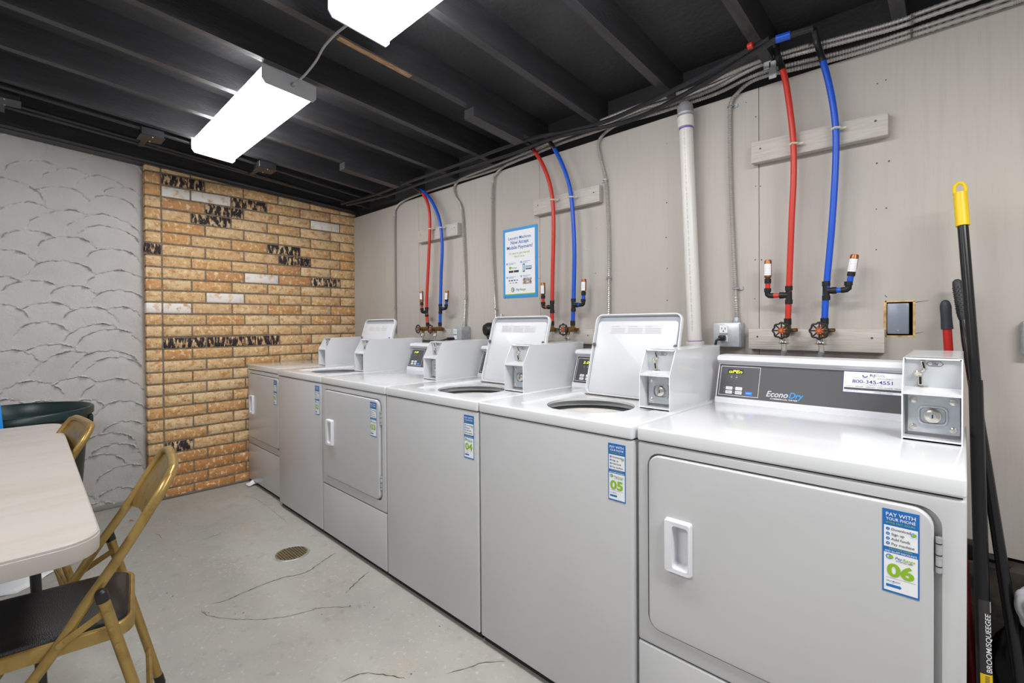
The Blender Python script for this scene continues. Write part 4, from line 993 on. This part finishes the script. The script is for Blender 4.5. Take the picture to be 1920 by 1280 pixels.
# folding chairs
CA = math.radians(-7.9)
def folding_chair(origin, rz, label):
    """local: x across, -y forward; origin on floor at middle of the seat"""
    t = thing('folding_chair', label, 'chair', origin, rz, 'gold folding chairs')
    hw = .1885; r = .0125
    hoop = [(hw, -.262, .012), (hw, -.08, .292), (hw, -.008, .374), (hw, .048, .456), (hw, .087, .52), (hw, .134, .59), (hw, .182, .666), (hw, .222, .735), (hw*.985, .246, .775), (hw*.90, .262, .802), (hw*.72, .272, .812)]
    path = [Vector(p) for p in hoop]+[Vector((0, .276, .814))]+[Vector((-p[0], p[1], p[2])) for p in reversed(hoop)]
    b = MB(); b.tube(smooth(path, .02), r, GOLD, 14)
    b.build('back_frame', t)
    for s in (-1, 1):
        f = MB(); f.cyl((s*hw, -.262, .0), (s*hw, -.258, .020), .0145, BLACKP, 12); f.build('foot_cap', t)
    # back panel (curved sheet)
    b = MB(); V = []; nx, nz = 12, 6
    for side in (0, 1):
        for j_ in range(nz+1):
            f = j_/nz; z = .655+f*(.800-.655); y = .175+(z-.655)*.62
            for i in range(nx+1):
                g_ = -1+2*i/nx; xx = g_*(hw-.004)*(1 if f < .8 else 1-.10*(f-.8)*5*abs(g_)); yy = y+.030*(1-g_*g_)*(1-.4*f)
                zz = z-(.018*(g_*g_) if f == 0 else 0)+(.0)
                V.append((xx, yy-side*.0025, zz))
    n1 = (nx+1)*(nz+1); F = []
    for side in (0, 1):
        for j_ in range(nz):
            for i in range(nx):
                a = side*n1+j_*(nx+1)+i; q = [a, a+1, a+nx+2, a+nx+1]; F.append(q if side else q[::-1])
    b.raw(V, F, GOLD)
    b.build('backrest', t, ang=60)
    # rear legs
    for s in (-1, 1):
        hx_ = s*(hw+.0265)*1.0
        b = MB(); b.tube([(hx_, .12, .545), (hx_, .244, .02)], .0125, GOLD, 14)
        for z_, y_ in ((.50, .1306), (.415, .1507), (.46, .140)): b.cyl((hx_+s*.010, y_, z_), (hx_+s*.0145, y_, z_), .006, GOLD, 10)
        lg = b.build('leg', t)
        b = MB(); b.tube([(hx_, .116, .560), (hx_, .118, .553), (hx_, .1235, .530)], [.008, .0135, .0138], BLACKP, 14); b.build('top_cap', lg)
        b = MB(); b.tube([(hx_, .2393, .04), (hx_, .246, .010), (hx_, .2465, .0)], [.0138, .0142, .012], BLACKP, 14); b.build('foot_cap', lg)
        b = MB(); xb = s*(hw+.016); b.loft([[Vector((xb+dx, y, z)) for y, z in ((.125, .506), (.133, .492), (.044, .440), (.036, .454))] for dx in (-.0015, .0015)], GOLD)
        b.cyl((xb, .129, .499), (xb+s*.016, .129, .499), .0055, GOLD, 10); b.cyl((xb-s*.004, .042, .449), (xb+s*.006, .042, .449), .0075, GOLD, 10)
        b.build('brace', t)
    b = MB(); b.tube([(-hw-.02, .215, .14), (hw+.02, .215, .14)], .0085, GOLD, 10); b.build('rear_crossbar', t)
    b = MB(); b.tube([(-hw, -.185, .13), (hw, -.185, .13)], .0085, GOLD, 10); b.build('front_crossbar', t)
    # seat
    sw = hw-.016
    def S(ins, z, r_=.05): return [Vector((a, c, z)) for a, c in rrect(0, -.03, 2*sw-2*ins, .425-2*ins, r_-ins*.5, 7)]
    b = MB(); b.loft([S(.004, .404), S(0, .406), S(0, .436), S(.003, .4405), S(.009, .4415), S(.0125, .438)], GOLD, cap0=True, cap1=True); st_ = b.build('seat_pan', t, ang=50)
    b = MB(); b.loft([S(.013, .437), S(.014, .445), S(.022, .451), S(.045, .4545)], VINYL, cap0=False); b.build('seat_cushion', t, ang=60, label='black vinyl seat cushion')
    return t
nx_ = Vector((math.cos(CA), math.sin(CA), 0)); yl_ = Vector((-math.sin(CA), math.cos(CA), 0))
o1 = nx_*2.5355+yl_*(-1.770); o1.z = 0
folding_chair(o1, CA, 'gold folding chair with black vinyl seat in the foreground, tucked under the table')
o2 = o1+Vector((-.965, -.085, 0)); RZ2 = math.radians(6)
o2 = o2+Matrix.Rotation(CA, 3, 'Z') @ Vector((.175, .262, 0))-Matrix.Rotation(RZ2, 3, 'Z') @ Vector((.175, .262, 0))
folding_chair(o2, RZ2, 'gold folding chair mostly hidden behind the table, in front of the green bin')

# trash bin
t = thing('trash_bin', 'round dark green plastic trash bin against the plastered wall behind the table', 'trash bin', (.40, -2.17, 0))
bz = .770; R = .325
b = MB(); b.lathe([(.0, .02), (.235, .02), (.24, .0), (.245, .0), (.250, .03), (.300, bz-.06), (.302, bz-.045), (.316, bz-.045), (R, bz-.038), (R, bz-.006), (R-.006, bz), (R-.014, bz), (R-.022, bz-.010), (.292, bz-.06), (.24, .035), (0, .032)], GREENBIN, 64)
b.build('body', t, ang=50)
b = MB(); a_ = at(150, 792, 'X', .5)
ang0 = math.radians(38)
V = []; n_ = 8; pa, pb = -.085, .085
def bp(a, z, dr=.0015): rr = .250+(.300-.250)*(z-.03)/(bz-.09)+dr; return Vector((rr*math.cos(a), rr*math.sin(a), z))
def patch(a0, a1, z0, z1, m, dr):
    V = [bp(a0+(a1-a0)*k/6, z, dr) for z in (z0, z1) for k in range(7)]; b.raw(V, [[k, k+1, 8+k, 7+k] for k in range(6)], m)
ac = math.radians(41)
patch(ac-.17, ac+.17, .630, .712, mat('red_label', (206, 60, 52), .5), .0015); patch(ac-.15, ac+.15, .636, .706, mat('grey_label', (186, 184, 186), .5), .0022)
patch(ac-.13, ac+.13, .642, .650, MATS['red_label'], .003); patch(ac-.05, ac+.05, .655, .690, DKT, .003); patch(ac-.11, ac+.10, .694, .700, MATS['red_label'], .003)
b.build('warning_label', t, label='red and white warning label')
for s in (-1, 1):
    b = MB(); b.box(-.05, .05, s*.306-.012, s*.306+.012, bz-.10, bz-.055, GREENBIN, .006, 2); b.build('handle', t)
b = MB(); R2_ = random.Random(8); V = []; c = at(40, 1082, 'Z', 0); n_ = 28
ring_ = [(1+.06*math.sin(5*2*PI*i/n_)+R2_.uniform(-.03, .03)) for i in range(n_)]
for rr, zz in ((.03, .012), (.09, .02), (.15, .014), (.17, .006), (.175, .001)):
    for i in range(n_): a = 2*PI*i/n_; V.append((c.x+rr*ring_[i]*math.cos(a), c.y-.06+rr*ring_[i]*math.sin(a), zz+R2_.uniform(0, .004)))
b.raw(V, [[k*n_+i, k*n_+(i+1) % n_, (k+1)*n_+(i+1) % n_, (k+1)*n_+i] for k in range(4) for i in range(n_)]+[list(range(n_))], WHITE)
b.build('plastic_sheet', label='flat crumpled white plastic on the floor under the white table', cat='plastic sheet', flat=True)
# plain blue board for an unidentified blue edge behind the table
b = MB(); p = at(1, 758, 'X', .79); q = at(6.3, 803, 'X', .79)
V = [Vector((.785, p.y, p.z)), Vector((.785, q.y, q.z)), Vector((.785, q.y+(q.y-p.y)*8, q.z-(p.z-q.z)*8)), Vector((.785, -2.62, .02)), Vector((.785, -2.50, p.z+.01))]
V = [Vector((.785, -2.47, p.z)), Vector((.785, p.y, p.z)), Vector((.785, q.y, q.z)), Vector((.785, q.y-.01, .70)), Vector((.785, -2.46, .0)), Vector((.785, -2.57, .0))]
b.loft([V, [v+Vector((.012, 0, 0)) for v in V]], mat('bright_blue_plastic', (20, 140, 226), .4)); b.build('blue_board', label='bright blue board edge standing behind the white table at the left border', cat='placard')

# ================================================================== BROOMS AND BAGS BY THE NEAREST DRYER
YEL = mat('yellow_plastic', (244, 204, 20), .4); BLKH = mat('black_handle_tube', (20, 18, 21), .28, spec=.5)
P0 = at(1799, 345, 'Y', -.13); Pm = at(1829.5, 720, 'Y', -.20); P1 = at(1846, 1275, 'Y', -.34); P1b = P1+(P1-Pm).normalized()*.10
dn = (Pm-P0).normalized()
t = thing('broom', 'tall black broom handle with a yellow hanging grip beside the nearest dryer', 'broom', (P1b.x, P1b.y, 0))
b = MB(); b.tube(smooth([P0+dn*.10, P0+dn*.45, Pm], .1), .0130, BLKH, 16); b.tube(smooth([Pm-(Pm-P0).normalized()*.03, Pm, (Pm+P1)/2, P1b], .1), [.0165]*100, BLKH, 16) if False else None
low = smooth([Pm, (Pm+P1)/2, P1b], .08); b.tube([Pm-dn*.012]+low, .0160, BLKH, 16); b.build('pole', t, world=True)
b = MB(); g0 = P0+dn*.012; L_ = .135
b.tube([P0+dn*(.028+k*.0048) for k in range(23)], 0.0, YEL, 18, rf=lambda i: .0166+(.0007 if i % 2 else 0))
side = dn.cross(Vector((0, -1, 0))).normalized()
loop = [P0+dn*.036+side*.0115, P0+dn*.014+side*.0125, P0+dn*.002+side*.009, P0-dn*.004, P0+dn*.002-side*.009, P0+dn*.014-side*.0125, P0+dn*.036-side*.0115]
b.tube(smooth(loop, .004), .0048, YEL, 10); b.build('grip', t, world=True, label='yellow ribbed grip')
b = MB(); d3 = (P1-Pm).normalized(); sd = d3.cross(FW_V := Vector(tuple(FW))).normalized(); nf = -(FW_V-d3*FW_V.dot(d3)).normalized()
C0 = at(1844, 1190, 'Y', -.30)
tt = (C0-Pm).dot(d3); C0 = Pm+d3*tt
# wrap label: short curved patch, lettering reads up the pole
def wrap(l0, l1, m, a0=-1.3, a1=1.3, rr=.0163):
    V = [Pm+d3*l+(nf*math.cos(a0+(a1-a0)*k/8)+sd*math.sin(a0+(a1-a0)*k/8))*rr for l in (l0, l1) for k in range(9)]
    b.raw(V, [[k, k+1, 10+k, 9+k] for k in range(8)], m)
Lq = (P1-Pm).length
lA = (at(1843, 1120, 'Y', -.29)-Pm).dot(d3); lB = (at(1846, 1258, 'Y', -.33)-Pm).dot(d3)
wrap(lA, lB, mat('label_charcoal', (52, 50, 50), .5)); wrap(lB, lB+.07, YEL)
wrap(lA+.003, lA+.030, WHITE, .3, 1.1, .0168)
for k in range(9): wrap(lA+.005+k*.0027, lA+.0062+k*.0027, DKT, .36, 1.05, .0171)
b.text('BROOM/SQUEEGEE', Pm+nf*.0168, -d3, -sd, -(lB-.004), -.0045, .0215, WHITE, align='LEFT', bold=.02, shear=.25, wid=(lB-lA)*.80, lift=.0004)
for k in range(10): wrap(lB+.004+k*.0035, lB+.0055+k*.0035, DKT, -.7, -.1, .0168)
b.build('paper_label', t, world=True)
b = MB(); fb = P1b.copy(); fb.z = 0
b.box(fb.x-.028, fb.x+.03, fb.y-.15, fb.y+.15, .07, .11, BLKH, .01, 2); b.box(fb.x-.024, fb.x+.026, fb.y-.145, fb.y+.145, .0, .07, mat('dark_bristles', (40, 38, 40), .9, bump=.6, bscale=300), .004, 1); b.build('brush_head', t, world=True)

P0 = at(1772, 562, 'Y', -.10); P1 = at(1822.5, 1278, 'Y', -.125); d = (P1-P0).normalized()
b = MB(); t = thing('red_handled_mop', 'red pole with a dark rounded grip standing behind the nearest coin box', 'mop', (P1.x, P1.y, 0))
b.tube([P0+d*.08, P0+d*.55], .0115, mat('red_handle_paint', (190, 30, 26), .35), 14); b.tube([P0+d*.55, P1+d*.06], .0116, mat('shaded_red_handle', (92, 14, 24), .4), 14); b.build('pole', t, world=True)  # lower length in darker red, its shade put into the colour
b = MB(); b.tube([P0, P0+d*.004, P0+d*.012, P0+d*.022, P0+d*.05, P0+d*.094], [.003, .009, .0125, .0145, .0138, .0150], mat('dark_navy_grip', (44, 48, 58), .5), 16); b.build('grip', t, world=True, label='dark rounded grip')
b = MB(); e_ = P1+d*.06; b.tube([e_, (e_.x, e_.y, .02)], .02, BLACKP, 12); b.tube([(e_.x, e_.y, .06), (e_.x, e_.y, .0)], [.02, .05], mat('mop_strands', (96, 92, 88), .9, bump=.8, bscale=200), 14); b.build('mop_head', t, world=True)

P0 = at(1794, 524, 'Y', -.055); P1 = at(1913, 1275, 'Y', -.30); d = (P1-P0).normalized(); e_ = P0+d*((P0.z-.03)/-d.z)
t = thing('squeegee', 'black pole with a bumpy black grip leaning behind the yellow gripped broom', 'squeegee', (e_.x, e_.y, 0))
b = MB(); b.tube([P0+d*.12, P0+d*.2, e_], [.009, .0125, .0145], BLKH, 14); b.build('pole', t, world=True)
b = MB(); G = mat('bumpy_black_rubber', (44, 44, 48), .5)
b.tube([P0, P0+d*.006, P0+d*.02, P0+d*.12, P0+d*.135], [.006, .0115, .013, .013, .010], G, 16)
sd2 = d.cross(Vector((0, -1, 0))).normalized(); nf2 = sd2.cross(d).normalized()
for i in range(13):
    for k in range(8):
        a = 2*PI*(k+.5*(i % 2))/8; q = P0+d*(.028+i*.0068)+(nf2*math.cos(a)+sd2*math.sin(a))*.0125; b.tube([q, q+(nf2*math.cos(a)+sd2*math.sin(a))*.0022], [.0024, .0012], G, 6)
b.build('grip', t, world=True)
b = MB(); b.box(e_.x-.02, e_.x+.02, e_.y-.14, e_.y+.14, .0, .05, BLACKP, .006, 2); b.build('blade', t, world=True)

def bag(name, c, rad, m, label, seed, squash=1, tuft=True):
    bm_ = bmesh.new(); bmesh.ops.create_icosphere(bm_, subdivisions=5, radius=1); r_ = random.Random(seed); ph = [r_.uniform(0, 6) for _ in range(9)]
    for v in bm_.verts:
        p = v.co.normalized(); a = math.atan2(p.y, p.x)
        f = 1+.05*math.sin(3*a+ph[0]+p.z*2)+.035*math.sin(9*a+ph[1]+4*p.z)+.02*math.sin(21*a+ph[2]+3*math.sin(p.z*5))+.03*math.sin(7*p.z+ph[3]+2*a)+.015*math.sin(15*p.z+6*a+ph[4])
        if p.z > .6: f *= 1-.35*(p.z-.6)
        q = Vector((p.x*rad[0]*f, p.y*rad[1]*f, p.z*rad[2]*f)); q.z = max(q.z, -rad[2]*.86)
        v.co = Vector(c)+q
    b = MB(); b.bm(bm_, m); return b.build(name, label=label, cat='bag', ang=60)
BAGK = mat('black_bag_plastic', (26, 26, 28), .35); BAGW = mat('white_bag_plastic', (196, 196, 200), .4)
bag('trash_bag', (4.285, -.175, .215), (.175, .085, .25), BAGK, 'full black trash bag on the floor behind the leaning poles', 4)
bag('trash_bag', (4.345, -.335, .62), (.09, .09, .085), BAGW, 'bunched white plastic bag resting on the black bag at the right border', 9) if False else None
c = at(1914, 1118, 'Y', -.27)
bag('plastic_bag', (c.x+.075, -.27, c.z-.03), (.085, .06, .085), BAGW, 'bunched white plastic bag on top of the black bag at the right border', 9)
b = MB(); p = at(1824, 1005, 'Y', -.04); b.box(p.x-.02, p.x+.035, -.07, -.01, .4555, .4555+.05, BLACKP, .008, 2); b.tube([(p.x+.03, -.04, .47), (p.x+.07, -.045, .465), (p.x+.085, -.05, .457)], [.012, .01, .006], BLACKP, 8)
b.build('black_bracket', label='small black plastic piece on the wall ledge behind the poles', cat='bracket')

# ------------------------------------------------------------------ look
scn.view_settings.view_transform = 'Standard'
scn.view_settings.look = 'None'
scn.view_settings.exposure = 0
scn.cycles.max_bounces = 8
